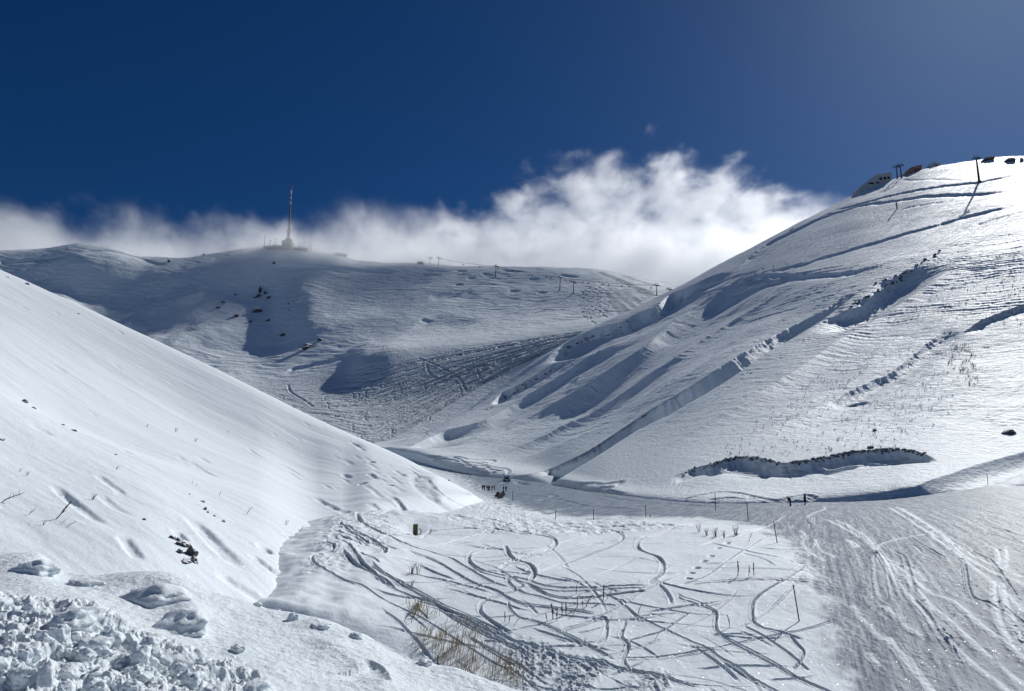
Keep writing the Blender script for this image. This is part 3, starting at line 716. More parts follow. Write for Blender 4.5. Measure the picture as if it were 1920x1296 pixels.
S, A, m = floor.dist([(470, 1230), (545, 1165), (590, 1105), (605, 1050), (640, 1008), (700, 990), (800, 980), (880, 968)], 14, 6)
floor.h[m] += 1.5 * np.exp(-(S[m] / 6.0) ** 2) * floor.ends(A[m], .05, .3) * (1 + .25 * fbm(X[m] / 3, Yw[m] / 3, 3, 133))
C5 = lambda p: conv(p, 2.511, 640, 780)
C6 = lambda p: conv(p, 3.0, 1280, 880)
C8 = lambda p: conv(p, 3.5556, 560, 980)
TR = [  # points, width, depth, groove darkening
    (C5([(0, 740), (60, 790), (130, 820), (220, 860), (330, 890), (430, 910), (520, 950), (620, 990), (720, 1030), (800, 1060), (880, 1085), (960, 1100), (1080, 1140), (1200, 1165), (1330, 1190), (1440, 1215), (1540, 1240), (1700, 1280)]), .42, .26, .5),
    (C5([(350, 905), (450, 925), (540, 970), (640, 1010), (740, 1055), (820, 1090), (900, 1130)]), .35, .2, .5),
    (C5([(-40, 862), (80, 885), (180, 920), (280, 955), (380, 985), (470, 1020), (560, 1065), (640, 1110), (720, 1150), (800, 1185), (850, 1220), (900, 1260), (960, 1300)]), .3, .22, .5),
    (C5([(600, 1040), (680, 1085), (760, 1125), (840, 1165), (900, 1210), (970, 1250)]), .3, .2, .4),
    (C5([(130, 795), (200, 820), (290, 850), (380, 885), (450, 915), (540, 945), (600, 965), (700, 1000), (790, 1035)]), .3, .2, .4),
    (C5([(80, 545), (100, 580), (150, 610), (220, 635), (330, 655), (430, 665), (520, 685), (590, 720), (650, 755), (720, 790), (800, 815)]), .42, .24, .4),
    (C5([(300, 680), (360, 690), (450, 710), (560, 765), (650, 805), (740, 835), (800, 870), (880, 895), (1000, 910), (1100, 920), (1200, 930)]), .42, .26, .5),
    (C5([(740, 610), (690, 622), (640, 637), (605, 655), (600, 680), (620, 705), (660, 730), (720, 745), (800, 760), (870, 775), (950, 800), (1050, 812), (1200, 812), (1320, 808), (1450, 804)]), .45, .28, .5),
    (C5([(770, 612), (790, 650), (830, 680), (880, 695), (905, 720), (905, 755), (880, 785)]), .6, .28, .5),
    (C5([(620, 690), (720, 680), (830, 668), (900, 650), (1000, 630), (1150, 600), (1310, 578), (1470, 560), (1607, 515), (1700, 495)]), .45, .22, .4),
    (C5([(940, 735), (1050, 690), (1150, 650), (1240, 620), (1300, 590), (1325, 570), (1310, 545), (1250, 538), (1180, 540)]), .5, .2, .4),
    (C5([(1440, 565), (1395, 590), (1400, 620), (1450, 645), (1500, 670), (1515, 700), (1505, 745), (1470, 780), (1450, 805)]), .6, .26, .45),
    (C5([(700, 530), (760, 545), (850, 560), (960, 568), (1000, 580), (1010, 605), (970, 630), (880, 660), (800, 690), (740, 730)]), .5, .2, .4),
    (C5([(870, 790), (920, 815), (980, 840), (1060, 852), (1160, 852), (1300, 840), (1440, 825)]), .4, .24, .45),
    (C5([(780, 775), (810, 810), (860, 835), (930, 850), (1000, 870), (1080, 882), (1200, 885), (1300, 890)]), .4, .24, .45),
    (C5([(860, 795), (800, 830), (740, 850), (690, 868), (655, 895), (655, 930), (690, 960), (740, 990), (800, 1020)]), .5, .18, .45),
    (C5([(785, 880), (800, 920), (840, 955), (900, 970), (980, 1000), (1060, 1035), (1130, 1065), (1200, 1100), (1290, 1145)]), .35, .22, .4),
    (C5([(1320, 880), (1390, 935), (1450, 965), (1530, 1000), (1607, 1035)]) + C6([(80, 975), (150, 1005), (200, 1050), (290, 1100), (370, 1155), (450, 1200), (530, 1240), (640, 1300)]), .34, .26, .4),
    (C6([(-30, 715), (0, 735), (80, 755), (150, 780), (190, 805), (185, 850), (195, 900), (240, 945), (300, 980), (380, 1025), (470, 1075), (560, 1120), (640, 1165), (720, 1200), (800, 1235), (900, 1290)]), .34, .3, .4),
    (C6([(-60, 1045), (0, 1030), (100, 1010), (200, 990), (300, 970), (400, 950), (530, 930), (650, 910), (760, 880), (850, 845)]), .22, .16, .3),
    (C6([(680, 575), (600, 620), (520, 660), (450, 700), (400, 740), (390, 790), (400, 850), (450, 890), (520, 910), (600, 935), (680, 960)]), .4, .26, .4),
    (C6([(600, 930), (650, 985), (680, 1020), (670, 1060), (620, 1110)]), .3, .16, .4),
    (C6([(50, 655), (200, 640), (400, 635), (600, 635), (720, 640)]), .28, .16, .3),
    (C6([(-20, 660), (100, 620), (200, 560), (300, 490), (400, 420), (480, 375)]), .42, .24, .3),
    (C6([(0, 1205), (200, 1210), (400, 1215)]), .2, .1, .3),
    (C5([(1330, 1135), (1450, 1130), (1607, 1115), (1750, 1095)]), .25, .16, .3),
    (C5([(1330, 1140), (1350, 1175), (1420, 1200), (1500, 1215)]), .3, .2, .3),
    (C5([(1020, 1020), (1060, 1000), (1150, 970), (1210, 945), (1240, 940), (1250, 975), (1240, 1030), (1200, 1075)]), .45, .18, .4),
    (C5([(1340, 960), (1320, 1010), (1320, 1040), (1350, 1070), (1340, 1110), (1320, 1150)]), .45, .2, .4),
    (C5([(1340, 1055), (1430, 1030), (1520, 1000), (1607, 940), (1640, 915)]), .35, .16, .4),
    (C5([(60, 545), (150, 540), (240, 515), (330, 510), (460, 508), (600, 510)]), .5, .26, .3),
    (C5([(180, 610), (260, 600), (370, 590), (400, 560), (480, 550), (600, 540), (750, 548)]), .5, .24, .35),
    (C5([(0, 600), (60, 630), (130, 660), (190, 690), (200, 715), (150, 740)]), .45, .22, .4),
    (C5([(20, 585), (100, 580), (220, 588), (330, 575)]), .5, .24, .4),
    (C5([(-50, 660), (60, 680), (130, 700), (180, 680)]), .4, .22, .4),
    (C5([(440, 640), (560, 610), (620, 605), (650, 600), (750, 590), (840, 575)]), .5, .16, .3),
    (C5([(350, 592), (420, 580), (620, 570), (720, 550)]), .5, .18, .3),
    (C5([(600, 510), (700, 505), (850, 520), (1000, 500), (1150, 510), (1300, 500), (1600, 507)]), .6, .2, .3),
    (C5([(900, 545), (1050, 525), (1150, 518), (1350, 522)]), .6, .2, .3),
    (C5([(1000, 470), (1100, 478), (1250, 485), (1400, 478), (1600, 480)]), .6, .2, .3),
    (C8([(430, 50), (385, 60), (420, 110), (490, 145), (540, 160), (640, 200), (750, 215)]), .5, .26, .4),
    (C8([(270, 120), (300, 160), (340, 190), (430, 215), (560, 245), (660, 265)]), .45, .26, .4),
    (C8([(290, 115), (420, 120), (560, 115), (700, 115), (800, 125), (880, 80)]), .5, .24, .4),
    (C8([(240, 190), (330, 200), (440, 240), (520, 260), (580, 265), (560, 295), (470, 310)]), .45, .24, .4),
    (C8([(190, 250), (170, 290), (230, 330), (130, 370), (80, 400), (110, 450), (180, 490), (270, 520), (380, 550)]), .4, .24, .4),
    (C8([(230, 240), (330, 300), (380, 350), (420, 400), (520, 460), (580, 500)]), .4, .2, .45),
    (C8([(280, 350), (360, 410), (450, 450), (560, 480), (640, 510)]), .4, .2, .45),
    (C8([(400, 330), (480, 360), (530, 385)]), .4, .2, .4),
    (C8([(480, 400), (560, 440), (680, 480), (780, 520), (860, 545), (960, 590), (1100, 640), (1250, 700), (1420, 760)]), .32, .22, .45),
    (C8([(900, 390), (1000, 430), (1120, 480), (1210, 520)]), .15, .06, .2),
]
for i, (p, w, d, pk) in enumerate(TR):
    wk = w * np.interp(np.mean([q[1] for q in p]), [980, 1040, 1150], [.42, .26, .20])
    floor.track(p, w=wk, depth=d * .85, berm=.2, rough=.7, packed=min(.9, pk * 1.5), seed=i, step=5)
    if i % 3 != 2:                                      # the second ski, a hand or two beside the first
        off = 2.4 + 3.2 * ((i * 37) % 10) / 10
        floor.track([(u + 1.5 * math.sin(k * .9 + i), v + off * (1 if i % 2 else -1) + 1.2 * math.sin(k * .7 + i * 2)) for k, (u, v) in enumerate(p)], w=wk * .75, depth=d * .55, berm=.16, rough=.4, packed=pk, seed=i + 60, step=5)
r = random.Random(17)
for i in range(120):                                    # older, half-drifted runs between the fresh ones
    u, v = r.uniform(680, 1480), r.uniform(1000, 1290)
    a = r.choice((r.uniform(-.2, .5), r.uniform(.3, .9), r.uniform(-.7, -.1)))
    L_ = r.uniform(60, 260); c = r.uniform(-.5, .5)
    pts = [(u + L_ * t * math.cos(a + c * t), v + L_ * t * math.sin(a + c * t) * .55) for t in (0, .25, .5, .75, 1)]
    if all(floor.U[0] < q[0] < 1540 for q in pts):
        floor.track(pts, w=r.uniform(.06, .11) * np.interp(v, [1000, 1150], [1.7, 1]), depth=r.uniform(.05, .14), berm=.2, rough=.5, packed=.35, ends=.25, seed=i + 200, step=6)
r = random.Random(5)
fp = spline(C6([(300, 370), (250, 415), (200, 445), (160, 495), (120, 520), (80, 555), (50, 585), (35, 620)]), 9)
for i, (u, v) in enumerate(fp[::2]):                    # boot prints
    floor.track([(u - 2.2, v + 1.6), (u + 2.2, v - 1.6)], w=.22, depth=.2, berm=.1, packed=.2, ends=.01, step=2)
PT = [
    C6([(1160, 215), (1250, 270), (1340, 330), (1420, 375), (1480, 400), (1560, 470), (1650, 530), (1750, 580), (1850, 620), (2000, 690)]),
    C6([(1200, 210), (1290, 265), (1380, 325), (1450, 365), (1540, 430), (1640, 490), (1760, 545), (1900, 600)]),
    C6([(800, 280), (900, 330), (1000, 385), (1100, 470), (1160, 560), (1230, 660), (1300, 740), (1380, 840), (1460, 920), (1540, 1010), (1620, 1080), (1720, 1160), (1850, 1260)]),
    C6([(860, 285), (950, 330), (1040, 390), (1110, 490), (1200, 570), (1300, 660), (1400, 770), (1500, 850), (1600, 940), (1700, 1030), (1800, 1120), (1930, 1215)]),
    C6([(1440, 355), (1300, 375), (1180, 400), (1110, 425), (1088, 455), (1110, 485), (1160, 510), (1280, 560), (1360, 625)]),
    C6([(1180, 530), (1300, 620), (1400, 700), (1520, 740), (1650, 850), (1800, 960), (1930, 1065)]),
    C6([(660, 345), (692, 375), (675, 410), (690, 440), (720, 470), (790, 515)]),
    C6([(750, 395), (757, 430), (790, 465), (860, 495)]),
    C6([(960, 770), (1030, 860), (1110, 940), (1200, 1010), (1290, 1100), (1380, 1215), (1420, 1270)]),
    C6([(1750, 630), (1755, 740), (1780, 850), (1830, 950), (1870, 1010)]),
    C6([(1800, 645), (1815, 740), (1860, 850), (1900, 950), (1930, 1010)]),
    C6([(1700, 430), (1760, 450), (1780, 500), (1775, 535)]), C6([(1800, 435), (1820, 470), (1818, 555)]),
    C6([(1140, 770), (1180, 810), (1220, 850)]), C6([(920, 400), (970, 440)]), C6([(945, 400), (985, 435)]),
    C6([(700, 270), (740, 245), (800, 225), (790, 210)]), C6([(1240, 870), (1310, 920), (1330, 930)]),
    C6([(1160, 945), (1230, 1050), (1300, 1150), (1400, 1250)]), C6([(1040, 1040), (1100, 1100)]),
    C6([(1230, 220), (1500, 400)]), C6([(1370, 350), (1700, 600), (1920, 800)]),
]
for i, p in enumerate(PT):
    floor.track(p, w=.14, depth=-.07, berm=-.9, rough=.5, packed=0, seed=i, step=5)
    S, A, m = floor.dist(p, .6, 5)
    floor.attr['packed'][m] *= 1 - .75 * np.exp(-(S[m] / .16) ** 2)
for i in range(120):                                    # fainter runs, all down the fall line
    x0, y0 = r.uniform(8, 55), r.uniform(31, 100)
    L_ = r.uniform(4, 18)
    pts = []
    for k in range(4):
        x, y = x0 + dirp[0] * L_ * k / 3 + r.uniform(-.3, .3), y0 + dirp[1] * L_ * k / 3
        z = -7.0 if y < 45 else -5.5
        fw = y * CP + z * SP
        pts.append((CU + F * x / fw, CV - F * (z * CP - y * SP) / fw))
    if all(1350 < u < 2150 and 950 < v < 1400 and pm[floor.locate(u, v)] > .7 for u, v in pts):
        sg = r.choice((-1, -1, 1))
        floor.track(pts, w=r.uniform(.05, .13), depth=sg * .045, berm=.8, rough=.6, packed=.4 if sg > 0 else 0, seed=i + 50, step=6)
        if sg < 0:
            S, A, m = floor.dist(pts, .5, 6)
            floor.attr['packed'][m] *= 1 - .4 * np.exp(-(S[m] / .09) ** 2) * floor.ends(A[m], .2, .2)
for i, q in enumerate(([(1010, 940), (1040, 930), (1020, 925)], [(1105, 925), (1180, 938), (1260, 944), (1330, 950)], [(960, 925), (1040, 935), (1100, 950)], [(1010, 965), (1100, 950), (1200, 955)], [(930, 925), (980, 915), (1045, 912)])):
    floor.track(q, w=.8, depth=.2, berm=.3, packed=.3, seed=i)
# the hollow round the padded marker
floor.bump(772, 1003, 30, 7, -.5)
floor.bump(957, 904, 16, 4, 1.2)
floor.scarp([(930, 908), (950, 904), (975, 904), (1000, 909)], 1.5, 1.5, 5, ends=.2)

# ------------------------------------------------------------------ the snowbank
X, Yw, Z = bank.X, bank.Yw, bank.Z
bank.h += 0.05 * fbm(X / .9, Yw / .9, 4, 141) + .010 * fbm(X / .12, Yw / .12, 3, 143)
for u, v, ru, rv, h, rot in ((60, 1056, 80, 16, .10, 0), (250, 1092, 60, 18, .10, .1), (330, 1106, 60, 22, .12, .2), (360, 1150, 46, 22, .12, .2),
                             (430, 1132, 50, 16, .05, 0), (590, 1172, 36, 10, .05, 0), (800, 1242, 20, 8, .05, 0), (460, 1222, 40, 10, .05, 0),
                             (620, 1214, 40, 14, .07, .2), (700, 1268, 50, 20, .08, .6), (540, 1262, 80, 18, .05, 0), (150, 1135, 90, 20, .08, .3), (300, 1118, 60, 16, -.06, .1)):
    bank.bump(u, v, ru, rv, h, rot)
bank.scarp([(660, 1243), (700, 1246), (722, 1262), (735, 1290)], .1, .16, .4, ends=.2, seed=3)
bank.scarp([(690, 1180), (740, 1213), (800, 1238)], .08, .06, .3, seed=4)
heap = blur(blur(bank.region([(-220, 1118), (0, 1122), (90, 1135), (180, 1150), (250, 1190), (330, 1215), (420, 1255), (500, 1290), (560, 1420), (-220, 1420)]).astype(float), 10, 1), 10, 0)
HEAP = heap
bank.h += heap * (.13 * fbm(X / .45, Yw / .45, 4, 145, ridged=True) + .05 * fbm(X / .12, Yw / .12, 3, 147, ridged=True))
# ------------------------------------------------------------------ mesh pieces
def tube(bm, p0, p1, r0, r1=None, n=8, cap=True):
    p0, p1 = Vector(p0), Vector(p1)
    r1 = r0 if r1 is None else r1
    d = (p1 - p0).normalized()
    a = d.orthogonal().normalized(); b = d.cross(a)
    A = [bm.verts.new(p0 + r0 * (a * math.cos(6.2832 * i / n) + b * math.sin(6.2832 * i / n))) for i in range(n)]
    B = [bm.verts.new(p1 + r1 * (a * math.cos(6.2832 * i / n) + b * math.sin(6.2832 * i / n))) for i in range(n)]
    for i in range(n):
        bm.faces.new((A[i], A[(i + 1) % n], B[(i + 1) % n], B[i]))
    if cap:
        bm.faces.new(A[::-1]); bm.faces.new(B)

def path_tube(bm, pts, radii, n=6):
    rings = []
    for i, p in enumerate(pts):
        p = Vector(p)
        d = (Vector(pts[min(i + 1, len(pts) - 1)]) - Vector(pts[max(i - 1, 0)])).normalized()
        a = d.cross(Vector((0.31, 0.9, 0.2))).normalized(); b = d.cross(a)
        rings.append([bm.verts.new(p + radii[i] * (a * math.cos(6.2832 * k / n) + b * math.sin(6.2832 * k / n))) for k in range(n)])
    for A, B in zip(rings, rings[1:]):
        for k in range(n):
            bm.faces.new((A[k], A[(k + 1) % n], B[(k + 1) % n], B[k]))
    bm.faces.new(rings[0][::-1]); bm.faces.new(rings[-1])

def box(bm, c, s, rot=None, bevel=0.0):
    m = Matrix.Translation(Vector(c)) @ (rot.to_4x4() if rot is not None else Matrix()) @ Matrix.Diagonal((s[0], s[1], s[2], 1))
    r_ = bmesh.ops.create_cube(bm, size=1.0, matrix=m)
    if bevel:
        es = list({e for v in r_['verts'] for e in v.link_edges})
        bmesh.ops.bevel(bm, geom=es, offset=bevel, segments=2, affect='EDGES')

def prism(bm, outline, y0, y1):
    A = [bm.verts.new((x, y0, z)) for x, z in outline]
    B = [bm.verts.new((x, y1, z)) for x, z in outline]
    n = len(outline)
    bm.faces.new(A); bm.faces.new(B[::-1])
    for i in range(n):
        bm.faces.new((A[i], B[i], B[(i + 1) % n], A[(i + 1) % n]))

def finish(name, bm, mat, parent=None, smooth_=False):
    bmesh.ops.recalc_face_normals(bm, faces=bm.faces)
    me = bpy.data.meshes.new(name)
    bm.to_mesh(me); bm.free()
    if smooth_:
        for p in me.polygons: p.use_smooth = True
    return link(name, me, mat, parent)

STEEL = flat_mat('galvanised_steel', (0.10, 0.11, 0.12), .5, .6, .2, 2)
STEEL_DARK = flat_mat('weathered_steel', (0.05, 0.055, 0.06), .6, .3, .2, 2)
SEAT = flat_mat('chair_seat_plastic', (0.05, 0.06, 0.09), .6)
CABLE = flat_mat('cable_steel', (0.05, 0.05, 0.055), .5, .4)
CONC = flat_mat('rough_concrete', (0.30, 0.30, 0.30), .85, 0, .15, .3)
REDP = flat_mat('faded_red_paint', (0.10, 0.045, 0.05), .7)
WHITEP = flat_mat('white_paint', (0.45, 0.46, 0.48), .6)
GREYWALL = flat_mat('grey_cladding', (0.34, 0.37, 0.41), .8, 0, .2, .4)
GREYROOF = flat_mat('frosted_roof_sheet', (0.5, 0.53, 0.56), .7, 0, .25, .25)
BROWNWALL = flat_mat('brown_timber', (0.26, 0.15, 0.13), .8, 0, .2, .8)
GLASS = flat_mat('window_glass', (0.02, 0.025, 0.03), .1)
WEED = flat_mat('dry_weed_stems', (0.085, 0.062, 0.045), .9, 0, .3, 9)
STRAW = flat_mat('straw_grass', (0.33, 0.25, 0.155), .9, 0, .35, 6)
BRUSH = flat_mat('bare_brush', (0.10, 0.085, 0.075), .9, 0, .3, 3)
POLE = flat_mat('marker_pole_plastic', (0.045, 0.05, 0.055), .6)
OLIVE = flat_mat('olive_padding', (0.13, 0.125, 0.04), .75, 0, .25, 14)
BLACK = flat_mat('black_rubber', (0.012, 0.013, 0.015), .6)
CLOTH_A = flat_mat('dark_jacket_cloth', (0.012, 0.016, 0.024), .8)
CLOTH_B = flat_mat('black_trouser_cloth', (0.010, 0.011, 0.014), .85)
SKIN = flat_mat('weathered_skin', (0.30, 0.19, 0.14), .6)
SNOW_CHUNK = snow_mat('snow_chunk', 14.0, 0.03, grain2=110.0, bump2=0.005)

def rock_mat():
    m, n, l, b = new_mat('snow_dusted_rock')
    geo = n.new('ShaderNodeNewGeometry')
    sx = n.new('ShaderNodeSeparateXYZ'); l.new(geo.outputs['Normal'], sx.inputs[0])
    nz = n.new('ShaderNodeTexNoise'); nz.inputs['Scale'].default_value = 3.0; nz.inputs['Detail'].default_value = 6
    l.new(geo.outputs['Position'], nz.inputs['Vector'])
    ad = n.new('ShaderNodeMath'); ad.operation = 'MULTIPLY_ADD'
    l.new(nz.outputs['Fac'], ad.inputs[0]); ad.inputs[1].default_value = .5
    l.new(sx.outputs['Z'], ad.inputs[2])
    mr = n.new('ShaderNodeMapRange'); mr.inputs['From Min'].default_value = .72; mr.inputs['From Max'].default_value = .86
    l.new(ad.outputs[0], mr.inputs['Value'])
    cr = n.new('ShaderNodeMix'); cr.data_type = 'RGBA'
    cr.inputs['A'].default_value = (.035, .035, .038, 1); cr.inputs['B'].default_value = (.10, .098, .095, 1)
    l.new(nz.outputs['Fac'], cr.inputs['Factor'])
    mx = n.new('ShaderNodeMix'); mx.data_type = 'RGBA'
    l.new(cr.outputs['Result'], mx.inputs['A']); mx.inputs['B'].default_value = (.84, .865, .9, 1)
    l.new(mr.outputs['Result'], mx.inputs['Factor'])
    l.new(mx.outputs['Result'], b.inputs['Base Color'])
    b.inputs['Roughness'].default_value = .8
    bp = n.new('ShaderNodeBump'); bp.inputs['Distance'].default_value = .05
    l.new(nz.outputs['Fac'], bp.inputs['Height']); l.new(bp.outputs['Normal'], b.inputs['Normal'])
    return m
ROCK = rock_mat()

from mathutils import noise as mnoise
def lump_mesh(name, seed, jag=.35, freq=1.4, sub=3, facet=0.0):
    bm = bmesh.new()
    bmesh.ops.create_icosphere(bm, subdivisions=sub, radius=1.0)
    off = Vector((seed * 7.31, seed * 3.17, seed * 1.73))
    cuts = []
    rr = random.Random(seed)
    for _ in range(int(facet)):
        d = Vector((rr.gauss(0, 1), rr.gauss(0, 1), rr.gauss(0, 1))).normalized()
        cuts.append((d, rr.uniform(.5, .85)))
    for v in bm.verts:
        p = v.co.copy()
        for d, h in cuts:
            k = p.dot(d)
            if k > h: p -= d * (k - h) * .9
        p *= 1 + jag * mnoise.noise(p * freq + off) + jag * .4 * mnoise.noise(p * freq * 2.7 + off) + jag * .15 * mnoise.noise(p * freq * 7 + off)
        v.co = p
    me = bpy.data.meshes.new(name)
    bm.to_mesh(me); bm.free()
    return me
ROCKS = [lump_mesh('rock', i + 1, .45, 1.3, 3, 7) for i in range(5)]
for me in ROCKS: me.materials.append(ROCK)
CHUNKS = [lump_mesh('snow_chunk', i + 20, .34, 1.9, 4, 2) for i in range(6)]
for me in CHUNKS:
    me.materials.append(SNOW_CHUNK)
    for p in me.polygons: p.use_smooth = True

# ------------------------------------------------------------------ chairlift across the far mountain
def make_pylon(name, H, arm=5.6, rz=0.0, r0=.55, frame=True):
    root = empty(name, (0, 0, 0), rz)
    bm = bmesh.new(); tube(bm, (0, 0, -1.5), (0, 0, H), r0, r0 * .6, 10); tube(bm, (0, 0, -1.5), (0, 0, .5), r0 * 1.9, r0 * 1.6, 10)
    finish('pole', bm, STEEL_DARK, root)
    bm = bmesh.new(); box(bm, (0, 0, H + .15), (arm, .7, .75), bevel=.05); tube(bm, (0, 0, H - 1.6), (arm * .36, 0, H), .14); tube(bm, (0, 0, H - 1.6), (-arm * .36, 0, H), .14)
    finish('crossarm', bm, STEEL_DARK, root)
    for s in (-1, 1):
        bm = bmesh.new()
        box(bm, (s * arm / 2, 0, H + .1), (.45, 3.6, .45), bevel=.04)
        for k in range(6):
            tube(bm, (s * arm / 2 - .2, -1.6 + k * .64, H - .18), (s * arm / 2 + .2, -1.6 + k * .64, H - .18), .3, n=10)
        finish('sheave_train', bm, STEEL_DARK, root)
    if frame:
        bm = bmesh.new()
        for s in (-1, 1): tube(bm, (s * arm * .28, 0, H + .5), (s * arm * .28, 0, H + 2.2), .17)
        tube(bm, (-arm * .42, 0, H + 2.2), (arm * .42, 0, H + 2.2), .15)
        finish('lifting_frame', bm, STEEL_DARK, root)
    return root
PYL = [  # column, base row, top row (cross-arm)
    (806, 497, 483, 'lift pylon beside the hut on the far ridge, faded by cloud'),
    (822, 498, 482.5, 'lift pylon leaning on the far ridge next to the hazy hut pylon'),
    (928, 519, 496.5, 'dark lift pylon rising above the far ridge line with a long shadow'),
    (1050, 544, 517, 'dark lift pylon on the far slope with a snow mound at its foot'),
    (1075, 550, 526.5, 'dark lift pylon just below and right of the mound-footed pylon'),
    (1232, 554, 533, 'lift pylon standing where the near mountain meets the far ridge'),
    (1256, 556, 541, 'low lift pylon top half hidden behind the near mountain edge'),
]
tops = []
for i, (u, vb, vt, lab) in enumerate(PYL):
    g = far.at(u, vb)
    H = (vb - vt) * g.y / F * .97
    o = make_pylon('lift_pylon', H, 6.4, math.radians(28), r0=.62)
    o.location = g
    o.rotation_euler = (0, math.radians(4 if i in (1, 2, 3, 4) else 0), math.radians(28))
    tag(o, lab, 'lift pylon', 'pylons of the far chairlift')
    tops.append(g + Vector((.07 * H if i in (1, 2, 3, 4) else 0, 0, H - .3)))
side = Vector((math.cos(math.radians(28)), math.sin(math.radians(28)), 0)) * 3.2
order = [tops[i] for i in (1, 2, 3, 5)]
def cable_pt(line, u):
    us = [CU + F * p.x / (p.y * CP + p.z * SP) for p in line]
    i = max(0, min(len(line) - 2, int(np.searchsorted(us, u)) - 1))
    t = (u - us[i]) / (us[i + 1] - us[i])
    p = line[i].lerp(line[i + 1], t)
    p.z -= 4 * t * (1 - t) * (line[i] - line[i + 1]).length * .015
    return p
for s, lab in ((-1, 'haul cable of the far chairlift, strand nearer the slope crest'), (1, 'haul cable of the far chairlift, strand nearer the valley')):
    ln = [p + side * s for p in order]
    bm = bmesh.new()
    us = [CU + F * p.x / (p.y * CP + p.z * SP) for p in ln]
    uu = np.linspace(us[0], us[-1], 60)
    path_tube(bm, [cable_pt(ln, u) for u in uu], [.11] * 60, 5)
    o = finish('haul_cable', bm, CABLE)
    tag(o, lab, 'cable')
def make_chair():
    root = empty('lift_chair', (0, 0, 0))
    bm = bmesh.new(); path_tube(bm, [(0, 0, 0), (0.25, 0, -.6), (.3, 0, -1.6), (0, 0, -2.2)], [.09] * 4)
    tube(bm, (-1.15, 0, -2.2), (1.15, 0, -2.2), .09); tube(bm, (-1.15, 0, -2.2), (-1.15, 0, -3.2), .08); tube(bm, (1.15, 0, -2.2), (1.15, 0, -3.2), .08)
    finish('hanger', bm, STEEL_DARK, root)
    bm = bmesh.new(); box(bm, (0, -.25, -3.25), (2.5, .7, .22), bevel=.05); finish('seat', bm, SEAT, root)
    bm = bmesh.new(); box(bm, (0, .12, -2.85), (2.5, .14, .7), bevel=.04); finish('backrest', bm, SEAT, root)
    bm = bmesh.new(); tube(bm, (-.9, -.75, -3.75), (.9, -.75, -3.75), .06); tube(bm, (-.5, -.4, -3.2), (-.5, -.75, -3.75), .05); tube(bm, (.5, -.4, -3.2), (.5, -.75, -3.75), .05)
    finish('footrest', bm, STEEL_DARK, root)
    return root
chair0 = make_chair()
CHAIRS = [(841, 1, 'hazy empty chair next to the leaning ridge pylon'), (870, 1, 'empty chair hanging against the white cloud, midway before the ridge pylon'), (901, 1, 'empty chair against the cloud just left of the ridge pylon'),
          (934, 1, 'empty chair hanging right beside the ridge pylon mast'), (963, 1, 'first chair right of the ridge pylon, over grey snow'), (995, 1, 'left chair of the close pair midway to the mound-footed pylon'), (1000, -1, 'right chair of the close pair midway to the mound-footed pylon'),
          (1026, -1, 'left one of two chairs just before the mound-footed pylon'), (1034, 1, 'right one of two chairs just before the mound-footed pylon'), (1061, -1, 'chair between the two neighbouring slope pylons'), (1070, 1, 'chair at the arm of the lower slope pylon'),
          (1096, -1, 'upper-strand chair just right of the lower slope pylon'), (1107, 1, 'second chair right of the lower slope pylon, above ski turns'), (1133, -1, 'left chair of the pair above the groomed fan'), (1145, 1, 'right chair of the pair above the groomed fan'),
          (1170, -1, 'left chair of the pair below the dark ridge track'), (1183, 1, 'right chair of the pair below the dark ridge track'), (1222, 1, 'chair nearest the pylon at the mountain edge')]
lines = {s: [p + side * s for p in order] for s in (-1, 1)}
for i, (u, s, lab) in enumerate(CHAIRS):
    o = chair0 if i == 0 else copy_tree(chair0)
    o.location = cable_pt(lines[s], u)
    o.rotation_euler = (0, 0, math.radians(random.uniform(-12, 12)))
    tag(o, lab, 'lift chair', 'chairs of the far chairlift')

# ------------------------------------------------------------------ summit transmitter
gm = far.at(540, 467)
px = gm.y / F
def ring_tube(bm, z0, z1, r0, r1=None, n=14): tube(bm, (0, 0, z0), (0, 0, z1), r0, r1, n)
t = empty('radio_tower', gm, 0, 'tall slim radio tower with striped top on the far summit, its foot in cloud', 'radio tower')
bm = bmesh.new(); box(bm, (0, 0, 4), (19 * px, 14, 16), bevel=.3); box(bm, (1, 0, 13.5), (12 * px, 10, 5), bevel=.2); finish('base_building', bm, CONC, t)
bm = bmesh.new(); ring_tube(bm, 12, 31, 3.4 * px, 2.9 * px); finish('lower_shaft', bm, CONC, t)
bm = bmesh.new(); ring_tube(bm, 29.5, 31.5, 4.6 * px); ring_tube(bm, 26, 26.8, 4.0 * px); finish('antenna_platform', bm, CONC, t)
zt = (467 - 337) * px
z1, z2 = 31.5, (467 - 381) * px
bm = bmesh.new()
for k in range(9):
    a, b = z1 + (z2 - z1) * k / 9, z1 + (z2 - z1) * (k + .55) / 9
    ring_tube(bm, a, b, 2.5 * px * (1 - .03 * k), None, 8); ring_tube(bm, b, z1 + (z2 - z1) * (k + 1) / 9, 1.9 * px * (1 - .03 * k), None, 8)
finish('lattice_mast', bm, flat_mat('mast_lattice', (.10, .10, .105), .7, .2, .3, .5), t)
st = [(1.0, .80, REDP), (.80, .60, WHITEP), (.60, .49, REDP), (.49, .38, WHITEP), (.38, .27, REDP), (.27, .13, WHITEP), (.13, 0, REDP)]
for a, b, m_ in st:
    bm = bmesh.new(); ring_tube(bm, z2 + (zt - z2) * b, z2 + (zt - z2) * a, 1.35 * px, None, 10)
    o = finish('stripe_section', bm, m_, t)
    o['label'] = 'dark red mast section' if m_ is REDP else 'white mast section'
bm = bmesh.new(); tube(bm, (0, 0, zt), (0, 0, zt + 2.5), .25, .1); finish('tip_rod', bm, STEEL_DARK, t)
